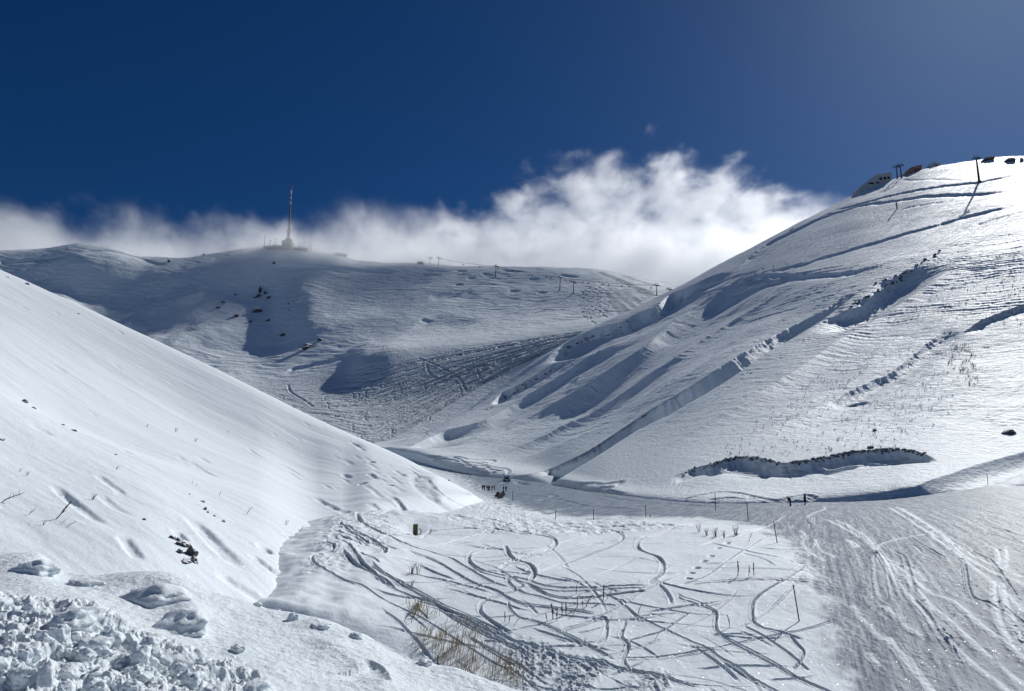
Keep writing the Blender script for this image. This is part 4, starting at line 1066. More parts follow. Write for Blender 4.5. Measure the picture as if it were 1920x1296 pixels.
for u, vb, vt, lab in ((496, 466, 438, 'thin antenna mast farthest out on the west side of the radio tower'), (505, 466, 449, 'shorter thin antenna mast between two taller ones beside the radio tower'), (516, 466, 446, 'thin antenna mast closest to the tower on its west side'),
                       (561, 466, 455, 'stubby antenna mast just right of the radio tower base'), (568, 466, 449, 'slim antenna mast right of the radio tower base'), (582, 471, 452, 'stout dark antenna mast farthest right of the radio tower')):
    g = far.at(u, vb); h = (vb - vt) * g.y / F
    t = empty('antenna_mast', g, 0, lab, 'antenna mast', 'antenna masts around the radio tower')
    bm = bmesh.new(); tube(bm, (0, 0, -1), (0, 0, h), .5 if u != 582 else .8, .3, 8); finish('pole', bm, STEEL, t)
    for k in range(3):
        bm = bmesh.new(); tube(bm, (-.9, 0, h * (.7 + .12 * k)), (.9, 0, h * (.7 + .12 * k)), .15); finish('aerial', bm, STEEL, t)
def house(name, g, w, d, h, roof_h, rz, wall, roof, lab, cat, windows=3, snow=True):
    t = empty(name, g, rz, lab, cat)
    bm = bmesh.new(); box(bm, (0, 0, h / 2 - 1), (w, d, h + 2)); finish('wall', bm, wall, t)
    bm = bmesh.new()
    prism(bm, [(-w / 2 - .4, h), (w / 2 + .4, h), (w / 2 + .4, h + .3), (0, h + roof_h), (-w / 2 - .4, h + .3)], -d / 2 - .4, d / 2 + .4)
    finish('roof', bm, roof, t)
    for k in range(windows):
        f = bmesh.new(); x = -w / 2 + w * (k + .7) / (windows + .4)
        box(f, (x, -d / 2 - .03, h * .55), (w * .14, .12, h * .32)); fo = finish('window', f, STEEL, t)
        f = bmesh.new(); box(f, (x, -d / 2 - .1, h * .55), (w * .11, .06, h * .25)); finish('pane', f, GLASS, fo)
    return t
g = far.at(540, 468)
house('transmitter_hall', g + Vector((-22, 6, -3)), 34, 14, 8, 3, 0, CONC, SNOW_CHUNK, 'low snowed-up hall left of the radio tower foot, lost in cloud', 'building')
house('transmitter_shed', g + Vector((20, 6, -3)), 22, 12, 6, 3, 0, CONC, SNOW_CHUNK, 'low snowed-up shed right of the radio tower foot', 'building')
house('ridge_shelter', far.at(636, 480) + Vector((0, 8, -1)), 20, 10, 4.5, 3.2, .2, CONC, SNOW_CHUNK, 'squat grey shelter with rounded snowy roof on the ridge right of the radio tower', 'building')
house('lift_hut', far.at(787, 496) + Vector((0, 4, -1)), 8.5, 7, 5, 2.4, .3, STEEL, SNOW_CHUNK, 'small hazy hut on the far ridge at the top of the chairlift', 'hut', 2)
house('ridge_cairn_hut', far.at(382, 478) + Vector((0, 3, -1)), 4, 3, 3.2, 1, 0, CONC, SNOW_CHUNK, 'tiny pale hut in the saddle of the far ridge', 'hut', 1)

# ------------------------------------------------------------------ buildings and masts on the right summit
def shed(name, u, v, dv, pts, depth, wall, roof, lab, wins):
    """A lodge whose long roof slopes down toward the valley; outline given in image offsets."""
    g = right.at(u, v)
    k = g.y / F * 1.08
    g = g + Vector((0, depth * .35, -2))
    t = empty(name, g, 0, lab, 'building')
    out = [(x * k, z * k + 2) for x, z in pts]
    bm = bmesh.new(); prism(bm, [(out[0][0], -8)] + out + [(out[-1][0], -8)], -depth / 2, depth / 2); finish('wall', bm, wall, t)
    bm = bmesh.new()
    for (xa, za), (xb, zb) in zip(out, out[1:]):
        if abs(xb - xa) < .5: continue
        n_ = Vector((-(zb - za), 0, xb - xa)).normalized()
        prism(bm, [(xa, za + .02), (xb, zb + .02), (xb + n_.x * .5, zb + n_.z * .5), (xa + n_.x * .5, za + n_.z * .5)], -depth / 2 - .6, depth / 2 + .6)
    finish('roof', bm, roof, t)
    for x, z, w, h in wins:
        f = bmesh.new(); box(f, (x * k, -depth / 2 - .05, z * k + 2), (w * k, .2, h * k)); fo = finish('window', f, STEEL_DARK, t)
        f = bmesh.new(); box(f, (x * k, -depth / 2 - .17, z * k + 2), (w * k * .84, .1, h * k * .8)); finish('pane', f, GLASS, fo)
    return t
shed('summit_lodge', 1640, 347, 0, [(-32, -6), (3, 21), (31, 25)], 16, GREYWALL, GREYROOF, 'large grey lodge with long slanting roof on the right summit shoulder', [(10, 13, 5, 5), (18, 14, 5, 5), (25, 15, 4, 5), (-8, 4, 9, 3), (4, 5, 6, 3)])
shed('summit_hut', 1714, 322, 0, [(-16, -3), (-6, 8), (14, 13)], 9, BROWNWALL, BROWNWALL, 'brown slanted hut between the twin pylons and the tall pylon', [(2, 4, 4, 3), (8, 5, 3, 3)])
shed('summit_store', 1752, 312, 0, [(-11, -2), (-5, 6), (11, 6)], 8, GREYWALL, GREYROOF, 'small dark shed with flat top nearest the summit crest', [(2, 2, 4, 2)])
for u, vb, vt, arm, r0, lab in ((1682, 336, 311.5, 6.2, .75, 'left one of the twin lift pylons beside the grey summit lodge'), (1690, 334, 308.5, 6.2, .75, 'right one of the twin lift pylons beside the grey summit lodge'),
                                (1836, 342, 294.5, 5.2, .95, 'tallest lift pylon, on the right summit slope with a long shadow down the snow')):
    g = right.at(u, vb); H = (vb - vt) * g.y / F * 1.06
    o = make_pylon('summit_lift_pylon', H, arm, math.radians(-8), r0=r0)
    o.location = g
    tag(o, lab, 'lift pylon', 'pylons on the right summit')
for u, vb, vt, r_, tilt, lab in ((1683, 392, 380, .55, -.05, 'short thick post with a slanting shadow below the twin pylons'), (1483, 432, 427.5, .5, .9, 'small tilted post on the left shoulder of the right mountain')):
    g = right.at(u, vb); h = (vb - vt) * g.y / F * 1.1
    t = empty('snow_post', g, 0, lab, 'post', 'posts on the right mountain')
    t.rotation_euler = (0, tilt, 0)
    bm = bmesh.new(); tube(bm, (0, 0, -1.5), (0, 0, h), r_, r_ * .9, 10); finish('pole', bm, STEEL_DARK, t)
    bm = bmesh.new(); tube(bm, (0, 0, h), (0, 0, h + .3), r_ * 1.25, r_ * 1.1, 10); finish('cap', bm, STEEL_DARK, t)

# ------------------------------------------------------------------ rocks
def rock(sheet, u, v, w, h, lab, group=None, i=0, rz=0.0, sink=.35, name='rock', tilt=0.0):
    g = sheet.at(u, v + h * .3)
    k = g.y / F
    o = bpy.data.objects.new(name, ROCKS[i % 5]); col.objects.link(o)
    o.location = g + Vector((0, 0, h * k * (.5 - sink)))
    o.scale = (w * k / 2, w * k / 2.4, h * k / 1.7)
    o.rotation_euler = (0, tilt, rz)
    return tag(o, lab, 'rock', group)
FR = 'dark rocks on the far mountain'
for i, (u, v, w, h, lab) in enumerate((
    (442, 552, 7, 3.5, 'topmost small rock of the line left of the far hollow'), (421, 566, 11, 5, 'flat dark rock second in the line left of the far hollow'), (412, 576, 11, 5, 'lowest-left flat rock, farthest from the far hollow'),
    (445, 592, 13, 6, 'long dark rock on the pale rib below the others left of the hollow'), (472, 602, 9, 5, 'half-buried grey rock at the end of the pale rib'), (483, 581, 19, 11, 'largest snow-capped rock at the left edge of the far hollow'),
    (488, 544, 8, 15, 'upright dark rock at the upper edge of the far hollow'), (487, 553, 12, 8, 'jagged rock right under the upright rock of the far hollow'), (498, 548, 7, 7, 'small dark rock right of the upright rock'), (506, 556, 9, 8, 'dark rock at the shaded side of the hollow, right of the others'),
    (481, 557, 9, 5, 'low rock left of the jagged rock'), (542, 569, 4, 4, 'upper of two tiny stones in the shaded hollow'), (543, 581, 4, 4, 'lower of two tiny stones in the shaded hollow'), (504, 600, 8, 6, 'snow-topped rock below the largest rock of the hollow'),
    (531, 628, 14, 7, 'low dark rock at the bottom of the shaded hollow'), (577, 649, 26, 13, 'big wedge-shaped rock below the hollow, larger of the two'), (600, 637, 14, 8, 'small wedge-shaped rock up and right of the big wedge'),
    (316, 489, 6, 8, 'pointed dark stone on the smooth far slope below the saddle'), (514, 494, 6, 5, 'small dark stone on the slope under the radio tower'))):
    rock(far, u, v, w, h, lab, FR, i, rz=i * .7, name='mountain_rock')
LR = 'rocks poking from the left slope'
for i, (u, v, w, h, lab) in enumerate((
    (359, 1032, 14, 24, 'tallest dark block of the outcrop above the bank, with a deep shadow hollow'), (345, 1020, 18, 12, 'snow-capped slab in the middle of the outcrop'), (324, 1006, 10, 10, 'upper slab of the outcrop'), (334, 1010, 8, 9, 'small dark block behind the upper slab of the outcrop'),
    (336, 1034, 9, 9, 'dark stone at the lower left of the outcrop'), (348, 1050, 14, 10, 'broken stones at the foot of the outcrop'), (364, 1050, 12, 12, 'dark foot stone beside the shadow hollow'),
    (380, 939, 7, 6, 'round dark stone at the top of the small rock chain'), (385, 953, 9, 11, 'dark stone in the middle of the small rock chain'), (390, 960, 7, 6, 'stone hanging below the middle of the small chain'), (402, 967, 9, 5, 'flat stone of the small chain'), (418, 977, 8, 7, 'lowest stone of the small rock chain'),
    (270, 973, 9, 9, 'lone pointed rock left of the outcrop'), (356, 926, 6, 5, 'tiny dark stone above the small rock chain'), (46, 752, 14, 12, 'dark boulder on the crest of the near fold'), (62, 764, 12, 6, 'snowy stone right of the crest boulder'), (118, 796, 10, 5, 'low stone along the near fold crest'), (137, 806, 16, 7, 'dark ledge at the lower end of the fold crest'), (217, 852, 6, 5, 'small dark stone farther down the fold crest'),
    (4, 823, 14, 8, 'dark rock cut by the left edge of the photo'), (24, 513, 10, 5, 'stone near the top left skyline'), (52, 532, 9, 7, 'dark stone on the skyline of the left slope'), (14, 519, 8, 4, 'flat stone at the upper left corner of the slope'), (148, 588, 8, 4, 'thin dark stone just below the skyline of the left slope'))):
    rock(left, u, v, w * (1.6 if i < 8 else .85), h * (1.15 if i < 8 else .75), lab, LR, i + 2, rz=i * .9, name='slope_rock', tilt=.15 if i < 12 else 0, sink=.5)
rock(floor, 842, 901, 4, 4, 'lone dark stone on the groomed run edge beyond the people', None, 2, name='slope_rock')
for i, (u, v, w, h, lab) in enumerate(((1892, 810, 26, 9, 'dark flat rock on the bright lower right slope'), (1640, 806, 10, 5, 'small dark rock above the right cut bank'), (1632, 838, 14, 7, 'snow-capped rock right at the cut bank edge'), (1853, 298, 22, 9, 'rounded rock on the crest right of the tall pylon'), (1893, 300, 24, 10, 'pointed snowy rock at the crest, second from the frame edge'), (1916, 299, 12, 8, 'dark rock on the crest at the right frame edge'))):
    rock(right, u, v, w, h, lab, 'rocks on the right mountain', i, rz=i * .8, name='mountain_rock')
r = random.Random(12)
def crumbs(name, sheet, lines, n, smin, smax, lab):
    """Crumbly stones and soil along a cut edge: nobody could count them."""
    bm = bmesh.new()
    for _ in range(n):
        ln = spline(r.choice(lines), 5)
        u, v = ln[r.randrange(len(ln))]
        g = sheet.at(u + r.uniform(-3, 3), v + abs(r.gauss(0, 1)) * 3.2 - .5)
        s_ = r.uniform(smin, smax)
        m = Matrix.Translation(g) @ Matrix.Rotation(r.uniform(0, 6), 4, (r.random(), r.random(), 1)) @ Matrix.Diagonal((s_ * r.uniform(.8, 1.8), s_, s_ * r.uniform(.5, 1), 1))
        bmesh.ops.create_icosphere(bm, subdivisions=1, radius=1.0, matrix=m)
    for v in bm.verts:
        v.co += Vector((r.uniform(-1, 1), r.uniform(-1, 1), r.uniform(-1, 1))) * smin * .5
    o = finish(name, bm, ROCK)
    tag(o, lab, 'rubble', None, 'stuff')
crumbs('bank_rubble', right, [CUT1, CUT2, CUT2], 420, .10, .34, 'crumbling dark earth and stones along the cut bank edges')
crumbs('rib_rubble', right, [[(917, 766), (965, 730), (1045, 684)], [(1050, 655), (1110, 630)], [(1090, 660), (1180, 600)], [(1640, 530), (1700, 510), (1760, 470)], [(1590, 575), (1680, 525), (1720, 500)]], 130, .35, 1.0, 'dark stones showing along the snowy ribs of the right mountain')

# ------------------------------------------------------------------ dry plants
def weed_mesh(kind, seed):
    rr = random.Random(seed)
    bm, hd = bmesh.new(), bmesh.new()
    lean = rr.uniform(-.15, .25)
    def P(z): return (lean * z * z, .05 * math.sin(3 * z + seed), z)
    if kind == 'dock':
        path_tube(bm, [P(z) for z in (-.15, .2, .5, .8, 1.0)], [.028, .026, .022, .018, .010], 5)
        for k in range(26):
            z = rr.uniform(.28, .92); a = rr.uniform(0, 6.28); ln = .11 * (1.15 - abs(z - .5))
            p = Vector(P(z))
            tube(hd, p, p + Vector((math.cos(a) * ln * .6, math.sin(a) * ln * .6, ln)), .028, .006, 4)
    elif kind == 'twig':
        pts = [(0, 0, -.2), (.03, 0, .2), (.16, .02, .5), (.34, .0, .8), (.42, 0, 1.0)]
        path_tube(bm, pts, [.03, .028, .024, .016, .008], 5)
        for k in range(6):
            z = .25 + .1 * k; x = np.interp(z, [.2, .5, .8], [.03, .16, .34]); a = (-1) ** k
            tube(hd, (x, 0, z), (x + a * rr.uniform(.1, .24), rr.uniform(-.1, .1), z + rr.uniform(.08, .25)), .015, .005, 4)
    else:
        for k in range(9):
            a, b = rr.uniform(-.3, .3), rr.uniform(-.3, .3)
            path_tube(bm, [(a * .3, b * .3, -.1), (a * .6, b * .6, .45), (a * 1.3, b * 1.3, rr.uniform(.6, 1.0))], [.02, .016, .006], 4)
        for k in range(10):
            a, b, z = rr.uniform(-.3, .3), rr.uniform(-.3, .3), rr.uniform(.4, .8)
            tube(hd, (a * .7, b * .7, z), (a * 1.2 + .05, b * 1.2, z + .16), .016, .005, 4)
    out = []
    for b_ in (bm, hd):
        bmesh.ops.recalc_face_normals(b_, faces=b_.faces)
        me = bpy.data.meshes.new(kind); b_.to_mesh(me); b_.free(); me.materials.append(WEED); out.append(me)
    return out
WM = {(k, i): weed_mesh(k, i + 3) for k in ('dock', 'twig', 'tuft') for i in range(3)}
PARTN = {'dock': ('stem', 'seed_head'), 'twig': ('stem', 'side_twigs'), 'tuft': ('stems', 'sprays')}
def weed(sheet, u, v, h, kind, lab, group, i, tilt=None, fat=1.0):
    g = sheet.at(u, v)
    hm = h * g.y / F * 1.02
    t = empty('dry_weed', g, 0, lab, 'dry weed', group)
    t.scale = (hm * fat, hm * fat, hm)
    t.rotation_euler = (0, random.uniform(-.12, .2) if tilt is None else tilt, random.uniform(-.5, .5))
    a, b = WM[(kind, i % 3)]
    link(PARTN[kind][0], a, None, t); link(PARTN[kind][1], b, None, t)
G1, G2, G3 = 'dry weeds in the tracked hollow', 'dry weeds on the powder near the marker poles', 'dry weeds on the left slope'
WL = 'thin dry dock stem with seed head in the row across the crossing tracks'
for i, (u, v, h, k, lab) in enumerate((
    (946, 1166, 17, 'dock', 'leftmost dock of three in a row beside the looping track'), (955, 1168, 14, 'dock', 'middle dock of three in a row beside the looping track'), (967, 1169, 12, 'twig', 'leaning rightmost weed of three beside the looping track'),
    (1026, 1166, 16, 'dock', 'short dock at the lower left end of the weed row'), (1036, 1161, 27, 'dock', 'tall slim dock second from the left end of the weed row'), (1044, 1164, 20, 'dock', 'leaning dock in the left part of the weed row'), (1053, 1155, 22, 'dock', 'thin dock standing on the lower track of the weed row'),
    (1062, 1153, 22, 'dock', 'thick dark dock in the middle of the weed row'), (1074, 1155, 17, 'twig', 'bent weed right of the thick dark dock'), (1082, 1142, 20, 'dock', 'straight dark dock above the bent weed'), (1092, 1139, 12, 'dock', 'pale small dock right of the straight dark dock'), (1100, 1137, 24, 'twig', 'branching twig leaning over the double track'),
    (1130, 1128, 24, 'dock', 'tallest straight dock crossing the double track'), (1138, 1124, 12, 'twig', 'bent stalk at the foot of the tallest straight dock'), (1080, 1113, 14, 'dock', 'slim dock by the upper edge of the long curving track'), (1105, 1112, 6, 'twig', 'tiny sprig under the long curving track'), (1145, 1111, 6, 'tuft', 'tiny tuft right of the tallest dock'),
    (1165, 1124, 7, 'twig', 'stub of weed right of the weed row'), (1190, 1120, 7, 'twig', 'single stub at the end of the upper track'), (1197, 1151, 17, 'twig', 'crooked stalk by the trampled crossing'), (1137, 1173, 17, 'twig', 'dark leaning stalk at the trampled crossing'), (1045, 1192, 6, 'twig', 'short stub below the weed row'), (1230, 1196, 12, 'twig', 'curved lone twig in the lower powder'), (1197, 1093, 6, 'twig', 'tiny bent twig above the long curving track'), (857, 1172, 12, 'twig', 'tilted weed on the double rut near the grass patch'), (1128, 1002, 5, 'tuft', 'small sprig far back in the powder'), (1062, 1006, 6, 'twig', 'small upright sprig behind the big loop track'))):
    weed(floor, u, v, h, k, lab, G1, i, fat=1.25)
for i, (u, v, h, k, lab) in enumerate((
    (1384, 1081, 27, 'dock', 'tall leafy dock left of a pair, near the slanting track'), (1404, 1081, 20, 'dock', 'left dock of the pair near the slanting track'), (1413, 1079, 22, 'dock', 'right dock of the pair near the slanting track'), (1368, 1176, 21, 'dock', 'thin pointed dock left of the near marker pole'),
    (1311, 998, 16, 'tuft', 'pale bushy tuft at the left end of the row under the run'), (1325, 1004, 14, 'tuft', 'low pale tuft second in the row under the run'), (1341, 1007, 18, 'tuft', 'pale tuft in the middle of the row under the run'), (1358, 1008, 14, 'tuft', 'thin tuft right of the middle of the row under the run'), (1380, 1004, 20, 'tuft', 'pale tuft near the far marker pole'), (1405, 1014, 16, 'twig', 'lone dangling weed below the far marker pole'))):
    weed(floor, u, v, h, k, lab, G2, i)
for i, (u, v, h, k, lab, tl) in enumerate((
    (105, 974, 38, 'dock', 'dark feathery stalk leaning right on the left slope', .65), (4, 941, 34, 'twig', 'curved dark branch at the left photo edge', .7), (53, 965, 18, 'twig', 'single bent twig left of the feathery stalk', .5), (80, 985, 10, 'tuft', 'small grass sprigs under the feathery stalk', .3), (115, 982, 12, 'twig', 'thin blade right of the feathery stalk', .4), (126, 988, 16, 'twig', 'thin curved twig farther right of the feathery stalk', .6),
    (172, 938, 14, 'tuft', 'small tuft above the long scoop', .3), (38, 885, 7, 'tuft', 'faint sprigs upslope of the long scoop', .3), (50, 892, 10, 'tuft', 'little row of sprigs beside the long scoop', .3), (360, 908, 6, 'dock', 'first of the tiny stubs below the fold', .3), (368, 911, 5, 'dock', 'second of the tiny stubs below the fold', .3), (412, 930, 9, 'dock', 'small upright stub right of the tiny stubs', .05),
    (462, 965, 16, 'twig', 'lone stalk on the lower left slope', .2), (537, 985, 10, 'tuft', 'small tuft near the foot of the left slope', .2), (565, 997, 10, 'dock', 'slim sprig near the foot of the left slope', .1), (218, 880, 8, 'tuft', 'sparse sprigs near the middle of the left slope', .3), (330, 810, 9, 'tuft', 'sprigs on the small snowy knob of the left slope', .2), (366, 828, 8, 'tuft', 'dark low sprigs on the knob right end', .2), (275, 800, 6, 'tuft', 'faint sprigs left of the snowy knob', .2), (426, 812, 6, 'twig', 'tiny dark sprig right of the snowy knob', .2))):
    weed(left, u, v, h, k, lab, G3, i, tl)
for i, (u, v, h, k, lab) in enumerate(((770, 1078, 22, 'tuft', 'thin grass tuft at the start of the long rut'), (783, 1076, 18, 'tuft', 'second thin tuft at the start of the long rut'), (772, 1098, 12, 'tuft', 'low tuft below the thin tufts'), (758, 1165, 20, 'twig', 'single tall grass stem left of the rut tuft'), (770, 1168, 18, 'twig', 'two bent grass stems below the rut tuft'), (800, 1158, 10, 'tuft', 'low tuft on the rut'))):
    weed(floor, u, v, h, k, lab, 'thin tufts near the long rut', i)

def grass(name, sheet, poly, n, hmin, hmax, w, mat, lab, lean=(.1, .3), power=1.0, seed=1):
    rr = random.Random(seed)
    us, vs2 = [p[0] for p in poly], [p[1] for p in poly]
    bm = bmesh.new()
    def inside(u, v):
        c = False; j = len(poly) - 1
        for i in range(len(poly)):
            (xi, yi), (xj, yj) = poly[i], poly[j]
            if (yi > v) != (yj > v) and u < (xj - xi) * (v - yi) / (yj - yi) + xi: c = not c
            j = i
        return c
    k = 0
    while k < n:
        u, v = rr.uniform(min(us), max(us)), rr.uniform(min(vs2), max(vs2))
        if not inside(u, v) or mnoise.noise(Vector((u * .06, v * .09, seed))) < rr.uniform(-.5, .5) * power: continue
        g = sheet.at(u, v)
        for _ in range(rr.randint(2, 4)):
            h = rr.uniform(hmin, hmax); a = rr.uniform(-.15, .15) + rr.uniform(*lean); b = rr.uniform(-.2, .2)
            p = g + Vector((rr.uniform(-.2, .2), rr.uniform(-.3, .3), -.05))
            q = p + Vector((a * h * .35, b * h * .35, h * .6)); s_ = p + Vector((a * h * 1.3 + rr.uniform(-.1, .1) * h, b * h * 1.2, h * rr.uniform(.8, 1)))
            path_tube(bm, [p, q, s_], [w, w * .8, w * .25], 3)
            if rr.random() < .5:
                tube(bm, p.lerp(s_, .65), s_ + Vector((a * .1, 0, .06)), w * 1.9, w * .3, 4)
        k += 1
    o = finish(name, bm, mat)
    return tag(o, lab, 'dry grass', None, 'stuff')
grass('dry_grass', floor, [(775, 1185), (830, 1188), (880, 1205), (930, 1232), (985, 1272), (975, 1290), (930, 1285), (860, 1262), (800, 1240), (775, 1215)], 120, .35, 1.0, .009, STRAW, 'patch of tall straw-coloured grass beyond the snowbank edge', (.0, .35), 1.0, 2)
grass('rut_grass', floor, [(762, 1128), (800, 1135), (815, 1158), (790, 1162), (765, 1150)], 26, .3, .7, .011, STRAW, 'dense brown tuft growing in the double rut', (-.1, .2), .6, 3)
grass('rut_grass', floor, [(815, 1150), (880, 1172), (900, 1190), (860, 1185)], 12, .25, .6, .011, STRAW, 'sparse grass along the double rut, right of the dense tuft', (-.1, .3), .6, 4)
grass('hillside_brush', right, [(1780, 640), (1812, 645), (1828, 670), (1832, 725), (1815, 728), (1805, 700), (1775, 690)], 130, .5, 1.2, .035, BRUSH, 'dark patch of bare brush on the bright right slope', (-.1, .2), .5, 5)
grass('hillside_grass', right, [(1340, 860), (1400, 790), (1500, 730), (1600, 640), (1760, 620), (1800, 700), (1780, 780), (1700, 840), (1560, 850), (1450, 858)], 460, .3, .85, .032, BRUSH, 'sparse dry grass poking from the right slope above the cut banks', (-.2, .2), 1.0, 6)
grass('hillside_grass', right, [(1620, 560), (1700, 500), (1800, 460), (1915, 470), (1915, 620), (1850, 600), (1760, 610), (1680, 600)], 260, .3, .8, .045, BRUSH, 'sparse dry grass along the sheep tracks of the upper right slope', (-.2, .2), 1.0, 7)

# ------------------------------------------------------------------ marker poles and posts
MG = 'marker poles along the run'
for i, (u, vb, vt, tl, lab) in enumerate((
    (1499, 1165, 1103, -.10, 'nearest and tallest marker pole at the edge of the groomed run'), (1457, 1018, 980, -.10, 'leaning marker pole second nearest along the run edge'), (1403, 977, 946, -.03, 'marker pole third along the run edge'), (1342, 958, 927, 0, 'marker pole just left of where the run bends'),
    (1211, 972, 949, 0, 'slim marker pole on the flat middle of the far run edge'), (1113, 975, 957, 0, 'slim marker pole next to the left on the far run edge'), (1042, 974, 958, 0, 'farthest-left slim marker pole by the chopped snow'), (961, 939, 922, 0, 'faint thin pole right of the parked snowmobiles'), (1219, 972, 965, 0, 'short stub beside the slim marker pole'))):
    g = floor.at(u, vb); h = (vb - vt) * g.y / F
    t = empty('marker_pole', g, 0, lab, 'marker pole', MG)
    t.rotation_euler = (0, tl, 0)
    bm = bmesh.new(); tube(bm, (0, 0, -.3), (0, 0, h), .026 + .0002 * g.y, .022 + .0002 * g.y, 8); finish('shaft', bm, POLE, t)
    bm = bmesh.new(); tube(bm, (0, 0, h * .96), (0, 0, h * 1.0 + .01), .034 + .0002 * g.y, .030 + .0002 * g.y, 8); finish('cap', bm, BLACK, t)
for u, vb, vt, lab in ((1659, 924, 898, 'marker pole on the bright apron below the right cut bank'), (1850, 908, 888, 'faint marker pole by the white patch at the side road')):
    g = floor.at(u, vb) if u < 1700 else right.at(u, vb)
    h = (vb - vt) * g.y / F
    t = empty('marker_pole', g, 0, lab, 'marker pole', MG)
    bm = bmesh.new(); tube(bm, (0, 0, -.5), (0, 0, h), .045, .04, 8); finish('shaft', bm, POLE, t)
    bm = bmesh.new(); tube(bm, (0, 0, h * .97), (0, 0, h + .01), .055, .05, 8); finish('cap', bm, BLACK, t)
g = floor.at(779, 1003); k = g.y / F
t = empty('padded_post', g, -.1, 'olive padded marker post in a shaded snow hollow at the left slope foot', 'post')
bm = bmesh.new(); box(bm, (0, 0, 9 * k - .1), (8 * k, .3, 18 * k + .2), bevel=.03); finish('padding', bm, OLIVE, t)
bm = bmesh.new()
for z in (2.5, 6.5, 10.5, 14.5): box(bm, (0, 0, z * k), (8.2 * k + .01, .32, .035))
finish('strap', bm, BLACK, t)
bm = bmesh.new(); box(bm, (0, 0, 18.2 * k), (8.6 * k, .36, .06), bevel=.02); finish('cap', bm, BLACK, t)
bm = bmesh.new(); path_tube(bm, [(4 * k, .1, 1.5), (6 * k, .15, .5), (9 * k, .15, .45), (10 * k, .1, .25), (9 * k, .05, .05), (5 * k, .05, .02)][1:], [.04] * 5); finish('ground_loop', bm, BLACK, t)
g = bank.at(820, 1243); k = g.y / F
t = empty('black_stake', g, 0, 'short black stake at the edge of the snowbank beside the straw grass', 'stake')
bm = bmesh.new(); tube(bm, (0, 0, -.05), (.0, 0, 16 * k), 1.3 * k, 1.0 * k, 8); finish('shaft', bm, BLACK, t)
bm = bmesh.new(); tube(bm, (0, 0, -.02), (0, 0, 2.2 * k), 5.0 * k, 2.4 * k, 9); finish('foot', bm, BLACK, t)
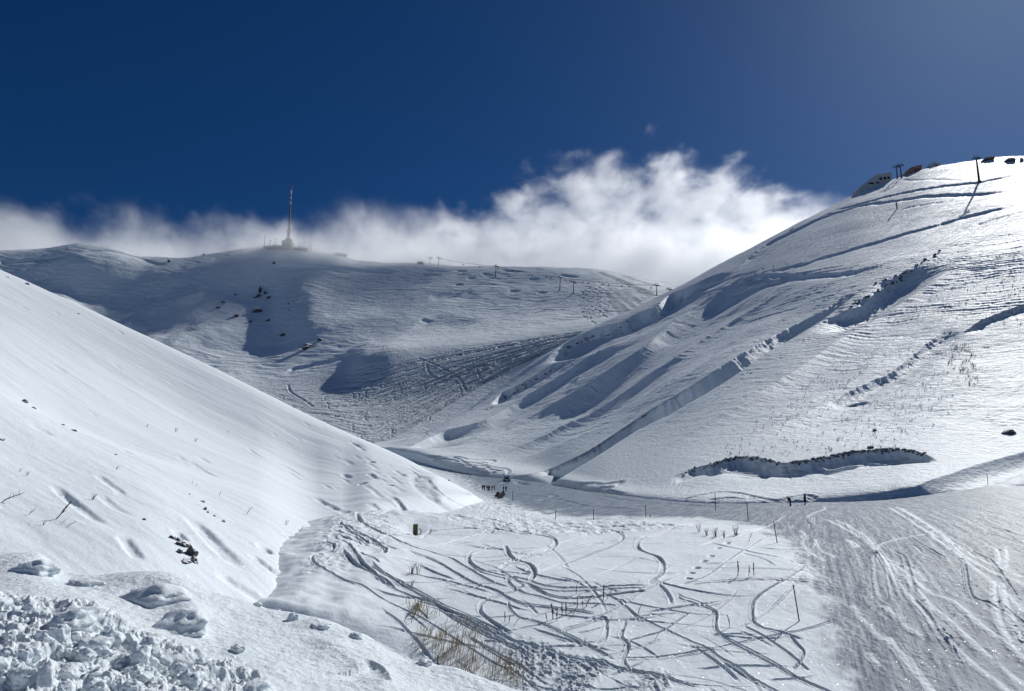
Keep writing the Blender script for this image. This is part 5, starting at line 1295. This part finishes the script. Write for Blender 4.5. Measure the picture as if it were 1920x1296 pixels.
# ------------------------------------------------------------------ people
def person(name, g, H, rz, lab, group, pose):
    """One continuous body grown over joints; pose moves the joints (metres for a 1.75 m figure, x = facing direction)."""
    J = dict(pel=(0, 0, .95), sp=(0, 0, 1.15), ch=(0, 0, 1.35), nk=(.01, 0, 1.49), hd=(.03, 0, 1.58), tp=(.03, 0, 1.70),
             lsh=(0, .17, 1.41), lel=(-.02, .25, 1.14), lha=(.10, .25, .92), rsh=(0, -.17, 1.41), rel=(-.02, -.25, 1.14), rha=(.10, -.25, .92),
             lhp=(0, .10, .90), lkn=(.03, .12, .50), lan=(-.02, .13, .09), lto=(.16, .15, .05), rhp=(0, -.10, .90), rkn=(.03, -.12, .50), ran=(-.02, -.13, .09), rto=(.16, -.15, .05))
    J.update(pose)
    fat = 1.3                                              # winter clothing
    R = dict(pel=.155, sp=.15, ch=.175, nk=.075, hd=.105, tp=.085, lsh=.09, lel=.062, lha=.042, rsh=.09, rel=.062, rha=.042, lhp=.11, lkn=.078, lan=.062, lto=.05, rhp=.11, rkn=.078, ran=.062, rto=.05)
    E = [('pel', 'sp'), ('sp', 'ch'), ('ch', 'nk'), ('nk', 'hd'), ('hd', 'tp'), ('ch', 'lsh'), ('lsh', 'lel'), ('lel', 'lha'), ('ch', 'rsh'), ('rsh', 'rel'), ('rel', 'rha'),
         ('pel', 'lhp'), ('lhp', 'lkn'), ('lkn', 'lan'), ('lan', 'lto'), ('pel', 'rhp'), ('rhp', 'rkn'), ('rkn', 'ran'), ('ran', 'rto')]
    keys = list(J)
    pts, rad, ed = [Vector(J[k]) for k in keys], [R[k] * (fat if k not in ('hd', 'tp', 'lha', 'rha') else 1.08) for k in keys], [(keys.index(a), keys.index(b)) for a, b in E]
    for s, h, e in ((1, 'lha', 'lel'), (-1, 'rha', 'rel')):         # hand: palm, four fingers, a thumb from its side
        d = (Vector(J[h]) - Vector(J[e])).normalized()
        w = Vector((1, 0, 0)) if abs(d.x) < .8 else Vector((0, 0, 1))
        w = (w - d * w.dot(d)).normalized()
        b0 = keys.index(h)
        pts.append(pts[b0] + d * .07); rad.append(.036); palm = len(pts) - 1; ed.append((b0, palm))
        for k in range(4):
            o_ = w * (.03 * (1.5 - k))
            pts.append(pts[palm] + o_ + d * (.05 + .01 * (k in (1, 2)))); rad.append(.011); ed.append((palm, len(pts) - 1))
            pts.append(pts[-1] + d * .03 + Vector((0, -s * .015, 0))); rad.append(.009); ed.append((len(pts) - 2, len(pts) - 1))
        pts.append(pts[b0] + w * .055 + d * .03); rad.append(.012); ed.append((b0, len(pts) - 1))
    me = bpy.data.meshes.new(name)
    me.from_pydata([tuple(p) for p in pts], ed, [])
    tmp = bpy.data.objects.new('tmp', me); col.objects.link(tmp)
    tmp.modifiers.new('skin', 'SKIN'); sb = tmp.modifiers.new('sub', 'SUBSURF'); sb.levels = sb.render_levels = 1
    for v, r_ in zip(me.skin_vertices[0].data, rad): v.radius = (r_, r_)
    me.skin_vertices[0].data[0].use_root = True
    dg = bpy.context.evaluated_depsgraph_get()
    body = bpy.data.meshes.new_from_object(tmp.evaluated_get(dg))
    bpy.data.objects.remove(tmp)
    body.materials.clear()
    for m_ in (CLOTH_A, CLOTH_B, SKIN): body.materials.append(m_)
    hd = Vector(J['hd'])
    for p in body.polygons:
        p.use_smooth = True
        c = p.center
        p.material_index = 2 if (c - hd).length < .14 and c.x > hd.x + .02 else (1 if c.z < Vector(J['pel']).z - .06 and abs(c.y) < .22 else 0)
    root = link(name, body)
    root.location = g
    k = H / 1.75
    root.scale = (k, k, k)
    root.rotation_euler = (0, 0, rz)
    tag(root, lab, 'person', group)
    bm = bmesh.new()
    bmesh.ops.create_uvsphere(bm, u_segments=12, v_segments=8, radius=.125, matrix=Matrix.Translation(Vector(J['tp']) + Vector((-.015, 0, -.045))) @ Matrix.Diagonal((1.05, .95, .8, 1)))
    finish('hat', bm, BLACK, root, True)
    return root
bent = dict(sp=(.06, 0, 1.13), ch=(.20, 0, 1.28), nk=(.31, 0, 1.37), hd=(.39, 0, 1.42), tp=(.46, 0, 1.50), lsh=(.20, .18, 1.32), lel=(.26, .24, 1.04), lha=(.30, .24, .80), rsh=(.20, -.18, 1.32), rel=(.26, -.24, 1.04), rha=(.30, -.24, .80),
            lkn=(.10, .13, .49), lan=(.05, .15, .09), lto=(.22, .17, .05), rkn=(-.02, -.13, .50), ran=(-.14, -.15, .09), rto=(.03, -.17, .05))
upright = dict(hd=(.05, 0, 1.57), tp=(.06, 0, 1.69), lel=(.06, .26, 1.14), lha=(.22, .24, .98), rel=(-.03, -.25, 1.13), rha=(.05, -.24, .88), lkn=(.06, .12, .5), lan=(.10, .13, .09), lto=(.27, .14, .05), ran=(-.12, -.13, .09), rto=(.05, -.15, .05))
relaxed = {}
hips = dict(lel=(-.12, .33, 1.16), lha=(.02, .2, .98), rel=(-.12, -.33, 1.16), rha=(.02, -.2, .98))
def ground(u, v):
    return floor.at(u, v)
g = ground(1482, 949.5)
person('person', g, 17.8 * g.y / F / .87, math.pi * .97, 'person in dark clothing bending forward on the run, arms hanging', None, bent)
g = ground(1509.5, 947)
person('person', g, 20.5 * g.y / F, math.pi * 1.02, 'person in dark clothing standing upright on the run beside the bending one', None, upright)
PG = 'people gathered at the end of the run'
for i, (u, v, hh, p, rz, lab) in enumerate((
    (905.3, 918.5, 9.6, relaxed, 2.0, 'person at the far left end of the gathered group'), (908.6, 918.8, 9.3, hips, 1.2, 'person second from the left in the gathered group'), (912.6, 919.5, 9.4, hips, .4, 'person at the left of the dense middle cluster of the group'),
    (915.4, 920.4, 9.8, relaxed, -.6, 'person in the front of the dense middle cluster of the group'), (917.8, 919.6, 9.2, hips, 2.6, 'person at the right of the dense middle cluster of the group'), (922.8, 919.7, 8.9, bent, .1, 'person leaning over in the right part of the gathered group'), (926.6, 919.9, 9.7, relaxed, 3.0, 'person standing right of the leaning one, last of the group'),
    (944.6, 920.5, 8.6, relaxed, 1.5, 'left one of two people standing apart near the tracked vehicle'), (948.5, 921.6, 9.8, hips, 1.8, 'right and taller one of two people standing apart near the tracked vehicle'))):
    g = ground(u, v)
    person('person', g, hh * g.y / F * (1.0 if p is not bent else 1.15), rz, lab, PG, p)

# ------------------------------------------------------------------ snowmobiles and the tracked vehicle
def snowmobile():
    t = empty('snowmobile', (0, 0, 0))
    bm = bmesh.new()
    prism(bm, [(-1.5, .35), (.9, .35), (1.25, .5), (1.0, .75), (.45, .98), (.1, .8), (-.2, .78), (-1.4, .8)], -.32, .32)
    bmesh.ops.bevel(bm, geom=bm.edges[:], offset=.05, segments=2, affect='EDGES'); finish('body', bm, CLOTH_A, t)
    bm = bmesh.new(); prism(bm, [(-1.6, .0), (.2, .0), (.5, .3), (-1.5, .38)], -.2, .2); finish('track', bm, BLACK, t)
    bm = bmesh.new(); prism(bm, [(-1.3, .8), (-.1, .79), (-.1, .92), (-1.3, 1.0)], -.2, .2); finish('seat', bm, BLACK, t)
    bm = bmesh.new(); prism(bm, [(.45, .95), (.2, 1.35), (.16, 1.33), (.4, .93)], -.34, .34); finish('windshield', bm, GLASS, t)
    bm = bmesh.new(); tube(bm, (.05, -.42, 1.12), (.05, .42, 1.12), .025); tube(bm, (.15, 0, .8), (.05, 0, 1.12), .03); finish('handlebar', bm, BLACK, t)
    for s in (-1, 1):
        bm = bmesh.new(); box(bm, (.85, s * .52, .03), (1.1, .14, .04)); tube(bm, (1.4, s * .52, .04), (1.6, s * .52, .22), .04); tube(bm, (.85, s * .52, .05), (.7, s * .25, .45), .035)
        finish('ski', bm, BLACK, t)
    return t
s0 = snowmobile()
for i, (u, v, rz, sc, lab) in enumerate(((935, 934.6, -2.1, .95, 'larger parked dark snowmobile in front of the gathered people'), (943.5, 930.6, -1.2, .85, 'smaller dark snowmobile parked behind and right of the other'))):
    o = s0 if i == 0 else copy_tree(s0)
    o.location = ground(u, v); o.rotation_euler = (0, 0, rz); o.scale = (sc, sc, sc)
    tag(o, lab, 'snowmobile', 'parked snowmobiles')
g = ground(949.5, 903)
t = empty('tracked_vehicle', g, -math.pi / 2 + .12, 'dark tracked snow vehicle parked on a mound behind the gathered people', 'snow vehicle')
bm = bmesh.new(); box(bm, (0, 0, .75), (3.2, 1.7, .5), bevel=.08); box(bm, (-.2, 0, 1.2), (2.0, 2.1, .5), bevel=.08); finish('body', bm, CLOTH_A, t)
bm = bmesh.new()
for x in (-.9, .75):
    for y in (-1, 1): box(bm, (x, y * .95, 1.65), (.1, .1, .7))
box(bm, (-.1, 0, 2.02), (1.9, 2.05, .1), bevel=.03); finish('cab_frame', bm, BLACK, t)
bm = bmesh.new(); box(bm, (-.1, 0, 2.14), (1.7, 1.5, .14), bevel=.05); finish('snow_cover', bm, SNOW_CHUNK, t)
bm = bmesh.new(); box(bm, (.76, 0, 1.66), (.04, 1.75, .58)); finish('windshield', bm, flat_mat('frosted_windshield', (.35, .37, .4), .3), t)
for s in (-1, 1):
    bm = bmesh.new(); prism(bm, [(-1.6, .25), (-1.3, 0), (1.3, 0), (1.65, .3), (1.3, .6), (-1.4, .6)], s * 1.2 - .25, s * 1.2 + .25); finish('track', bm, BLACK, t)
    bm = bmesh.new()
    tube(bm, (1.6, s * .55, .85), (1.66, s * .55, .85), .12, n=12); finish('headlight', bm, WHITEP, t)

# ------------------------------------------------------------------ snow chunks
CG = 'ploughed snow chunks in the lower left corner'
def chunk(u, v, w, h, lab, group, i, tilt=0.0, sink=.42):
    g = bank.at(u, v + h * .35)
    k = g.y / F
    o = bpy.data.objects.new('snow_chunk', CHUNKS[i % 6]); col.objects.link(o)
    o.location = g + Vector((0, 0, h * k * (.5 - sink * .5)))
    o.scale = (w * k / 2, w * k / 2.2, h * k / 2)
    o.rotation_euler = (tilt, random.uniform(-.2, .2), random.uniform(0, 6.28))
    return tag(o, lab, 'snow chunk', group)
for i, (u, v, w, h, lab) in enumerate((
    (139, 1163, 84, 46, 'largest broad snow slab with a hollow on top, at the heap crest'), (107, 1190, 34, 36, 'upright chunk leaning on the left of the largest slab'), (175, 1205, 56, 34, 'long rounded chunk just below the largest slab'), (206, 1202, 34, 36, 'bright flat-faced chunk right of the long rounded one'),
    (242, 1206, 40, 32, 'left one of two big round chunks at the heap edge'), (277, 1208, 34, 28, 'right one of two big round chunks at the heap edge'), (262, 1229, 38, 34, 'pale chunk under the two big round ones'), (288, 1231, 30, 26, 'chunk tucked right of the pale one'), (322, 1242, 52, 30, 'broad chunk at the right end of the heap'),
    (160, 1209, 22, 22, 'small pointed chunk in front of the long rounded one'), (158, 1229, 30, 24, 'rounded chunk left of centre in the heap'), (233, 1236, 28, 18, 'low chunk in the middle of the heap'), (55, 1222, 48, 34, 'big shaded chunk at the left of the heap'), (42, 1236, 24, 34, 'narrow upright chunk at the left of the heap'),
    (40, 1262, 52, 46, 'large rounded chunk in the lower left corner'), (82, 1268, 30, 46, 'tall knobbly chunk right of the lower left one'), (195, 1280, 26, 34, 'upright block on the lower photo edge'), (173, 1291, 40, 30, 'round chunk cut by the bottom edge'), (115, 1293, 34, 28, 'dome-like chunk cut by the bottom edge left of the round one'), (10, 1232, 34, 36, 'chunk cut by the left photo edge'),
    (270, 1268, 30, 22, 'chunk in the lower right of the heap'), (300, 1256, 24, 18, 'small chunk between the broad one and the heap foot'), (381, 1239, 24, 14, 'lone chunk lying right of the heap'), (447, 1215, 26, 12, 'flat lone lump on the smooth bank'), (310, 1248, 22, 16, 'small chunk under the broad one'), (480, 1290, 50, 22, 'chunk cut by the bottom edge farthest right'))):
    chunk(u, v, w, h, lab, CG, i)
for i, (u, v, w, h, lab) in enumerate((
    (161, 1076, 56, 26, 'round snow mound on the bank crest, left of the long slab'), (290, 1096, 128, 44, 'long shaded snow slab on the bank crest'), (343, 1142, 88, 46, 'dark-faced snow block on the bank below the long slab'), (302, 1114, 34, 14, 'small pale lump in front of the long slab'), (548, 1147, 17, 20, 'small upright snow lump on the bank edge'), (668, 1184, 22, 16, 'snow lump at the right part of the bank edge'), (600, 1163, 34, 12, 'flat snow lump along the bank edge'), (65, 1050, 74, 26, 'low snow mound on the bank crest at the far left'), (482, 1130, 18, 8, 'tiny snow lump by the slope foot'), (796, 1236, 26, 12, 'snow lump beside the black stake'))):
    o = chunk(u, v + h * .35, w * 1.1, h * 1.25, lab, 'snow blocks on the bank crest', i + 2, sink=1.0)
    o.rotation_euler = (0, 0, random.uniform(-.4, .4))
HB = [(0, 1128), (90, 1140), (150, 1150), (250, 1192), (330, 1217), (420, 1256), (520, 1296), (0, 1296)]
r = random.Random(31)
n = 0
while n < 250:
    u, v = r.uniform(-10, 520), r.uniform(1125, 1310)
    if v < np.interp(u, [p[0] for p in HB[:7]], [p[1] for p in HB[:7]]) + 4: continue
    s_ = min(28, 5 + r.expovariate(1 / 6.0)) * np.interp(v, [1120, 1300], [.75, 1.25])
    chunk(u, v, s_ * r.uniform(.9, 1.5), s_, 'small crumbly snow chunk among the many in the ploughed heap', 'small chunks of the ploughed heap', r.randrange(6), r.uniform(-.5, .5))
    n += 1
# ------------------------------------------------------------------ clouds behind the ridge
def cloud(name, label, top, ybox, vbot, vtop, u0, u1, dens, soft, nscale, namp, stretch, rot, ramp, aniso=.55, fine=.35, bottom=None, dcurve=None, YREF=1330.0, curl=.2):
    xs = [float(point(u, 450, YREF)[0]) for u in (u0, u1)]
    zs = [float(point(960, v, YREF)[2]) for v in (vbot, vtop)]
    bm = bmesh.new()
    box(bm, ((xs[0] + xs[1]) / 2, (ybox[0] + ybox[1]) / 2, (zs[0] + zs[1]) / 2), (xs[1] - xs[0], ybox[1] - ybox[0], zs[1] - zs[0]))
    m = bpy.data.materials.new(name); m.use_nodes = True
    n, l = m.node_tree.nodes, m.node_tree.links
    n.clear()
    out = n.new('ShaderNodeOutputMaterial')
    vol = n.new('ShaderNodeVolumeScatter'); vol.inputs['Color'].default_value = (1, 1, 1, 1); vol.inputs['Anisotropy'].default_value = aniso
    l.new(vol.outputs[0], out.inputs['Volume'])
    geo = n.new('ShaderNodeNewGeometry'); sp = n.new('ShaderNodeSeparateXYZ'); l.new(geo.outputs['Position'], sp.inputs[0])
    def math_(op, a, b=None, c=None, clamp=False):
        q = n.new('ShaderNodeMath'); q.operation = op; q.use_clamp = clamp
        for i, x in enumerate((a, b, c)):
            if x is None: continue
            if isinstance(x, (int, float)): q.inputs[i].default_value = x
            else: l.new(x, q.inputs[i])
        return q.outputs[0]
    def curve(pts, key):                       # height (m) or factor as a smooth function of x
        mr = n.new('ShaderNodeMapRange'); l.new(sp.outputs['X'], mr.inputs['Value'])
        mr.inputs['From Min'].default_value, mr.inputs['From Max'].default_value = xs
        fc = n.new('ShaderNodeFloatCurve'); l.new(mr.outputs['Result'], fc.inputs['Value'])
        c = fc.mapping.curves[0]
        vals = []
        for u, v in pts:
            x = (float(point(u, 450, YREF)[0]) - xs[0]) / (xs[1] - xs[0])
            vals.append((min(1, max(0, x)), key(v)))
        while len(c.points) < len(vals): c.points.new(.5, .5)
        for p_, q in zip(c.points, vals): p_.location = q
        fc.mapping.update()
        return fc.outputs[0]
    zk = lambda v: (float(point(960, v, YREF)[2]) - zs[0]) / (zs[1] - zs[0])
    mp = n.new('ShaderNodeMapping'); mp.inputs['Scale'].default_value = stretch; mp.inputs['Rotation'].default_value = rot
    l.new(geo.outputs['Position'], mp.inputs['Vector'])
    nz = n.new('ShaderNodeTexNoise'); nz.inputs['Scale'].default_value = nscale; nz.inputs['Detail'].default_value = 8; nz.inputs['Roughness'].default_value = .62; nz.inputs['Distortion'].default_value = curl
    l.new(mp.outputs['Vector'], nz.inputs['Vector'])
    zn = math_('DIVIDE', math_('SUBTRACT', sp.outputs['Z'], zs[0]), zs[1] - zs[0])
    t = math_('SUBTRACT', curve(top, zk), zn)                                   # >0 below the top line
    t = math_('MULTIPLY', t, (zs[1] - zs[0]) / soft)
    t = math_('ADD', t, math_('MULTIPLY', math_('SUBTRACT', nz.outputs['Fac'], .5), namp))
    d = n.new('ShaderNodeMapRange'); d.interpolation_type = 'SMOOTHSTEP'; l.new(t, d.inputs['Value']); d.inputs['From Min'].default_value = 0; d.inputs['From Max'].default_value = 1
    dd = d.outputs['Result']
    if bottom:
        b = n.new('ShaderNodeMapRange'); b.interpolation_type = 'SMOOTHSTEP'
        l.new(math_('ADD', math_('MULTIPLY', math_('SUBTRACT', zn, curve(bottom[0], zk)), (zs[1] - zs[0]) / bottom[1]), math_('MULTIPLY', math_('SUBTRACT', nz.outputs['Fac'], .5), namp)), b.inputs['Value'])
        dd = math_('MULTIPLY', dd, b.outputs['Result'])
    # streaky variation inside
    v_ = n.new('ShaderNodeMapRange'); l.new(nz.outputs['Fac'], v_.inputs['Value']); v_.inputs['From Min'].default_value = .35; v_.inputs['From Max'].default_value = .65; v_.inputs['To Min'].default_value = 1 - fine; v_.inputs['To Max'].default_value = 1 + fine
    dd = math_('MULTIPLY', dd, v_.outputs['Result'])
    if dcurve:
        dd = math_('MULTIPLY', dd, curve(dcurve, lambda v: v))
    yr = n.new('ShaderNodeMapRange'); yr.interpolation_type = 'SMOOTHSTEP'; l.new(sp.outputs['Y'], yr.inputs['Value']); yr.inputs['From Min'].default_value, yr.inputs['From Max'].default_value = ramp
    dd = math_('MULTIPLY', dd, yr.outputs['Result'])
    l.new(math_('MULTIPLY', dd, dens), vol.inputs['Density'])
    o = finish(name, bm, m)
    return tag(o, label, 'cloud', None, 'stuff')
cloud('cloud_bank', 'white cloud bank pouring along behind the far ridge', [(-150, 432), (0, 432), (120, 434), (185, 444), (235, 462), (275, 460), (320, 452), (400, 452), (470, 462), (530, 462), (570, 456), (620, 464), (680, 456), (740, 448), (800, 448), (860, 458), (950, 464), (1050, 464), (1150, 458), (1250, 450), (1350, 446), (1480, 445), (1620, 450)],
      (1080, 1330), 575, 340, -170, 1640, .0105, 80, .013, 2.4, (1, .7, 1.0), (0, 0, 0), (1085, 1170), aniso=.5, fine=.6)
cloud('cloud_plume', 'thin wispy cloud plume rising over the saddle beside the right mountain', [(700, 440), (800, 408), (860, 372), (920, 336), (980, 302), (1050, 272), (1130, 250), (1250, 246), (1350, 254), (1420, 270), (1480, 296), (1550, 332), (1610, 362), (1700, 374)],
      (1380, 1500), 520, 170, 690, 1720, .0068, 88, .014, 3.5, (1, .6, 1.7), (0, math.radians(28), 0), (1380, 1410), aniso=.5, fine=1.0)
cloud('fog_patch', 'thin fog drifting round the foot of the radio tower', [(400, 515), (450, 470), (500, 440), (540, 424), (590, 438), (640, 458), (700, 484), (760, 480), (800, 468), (850, 484), (900, 520)],
      (1030, 1145), 515, 370, 395, 905, .024, 34, .02, 1.8, (1, .7, 1), (0, 0, 0), (1035, 1085), aniso=.5, fine=.5, YREF=1100.0)
far.build('far_hill', SNOW_FAR)
left.build('left_hill', SNOW_SLOPE)
right.build('right_hill', SNOW_RIGHT)
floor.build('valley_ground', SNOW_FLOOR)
bank.build('snowbank_ground', SNOW_NEAR)
bm = bmesh.new()
bmesh.ops.create_circle(bm, cap_ends=True, radius=9000, segments=64, matrix=Matrix.Translation((0, 600, -45)))
tag(finish('ground', bm, SNOW_FAR), kind='structure')
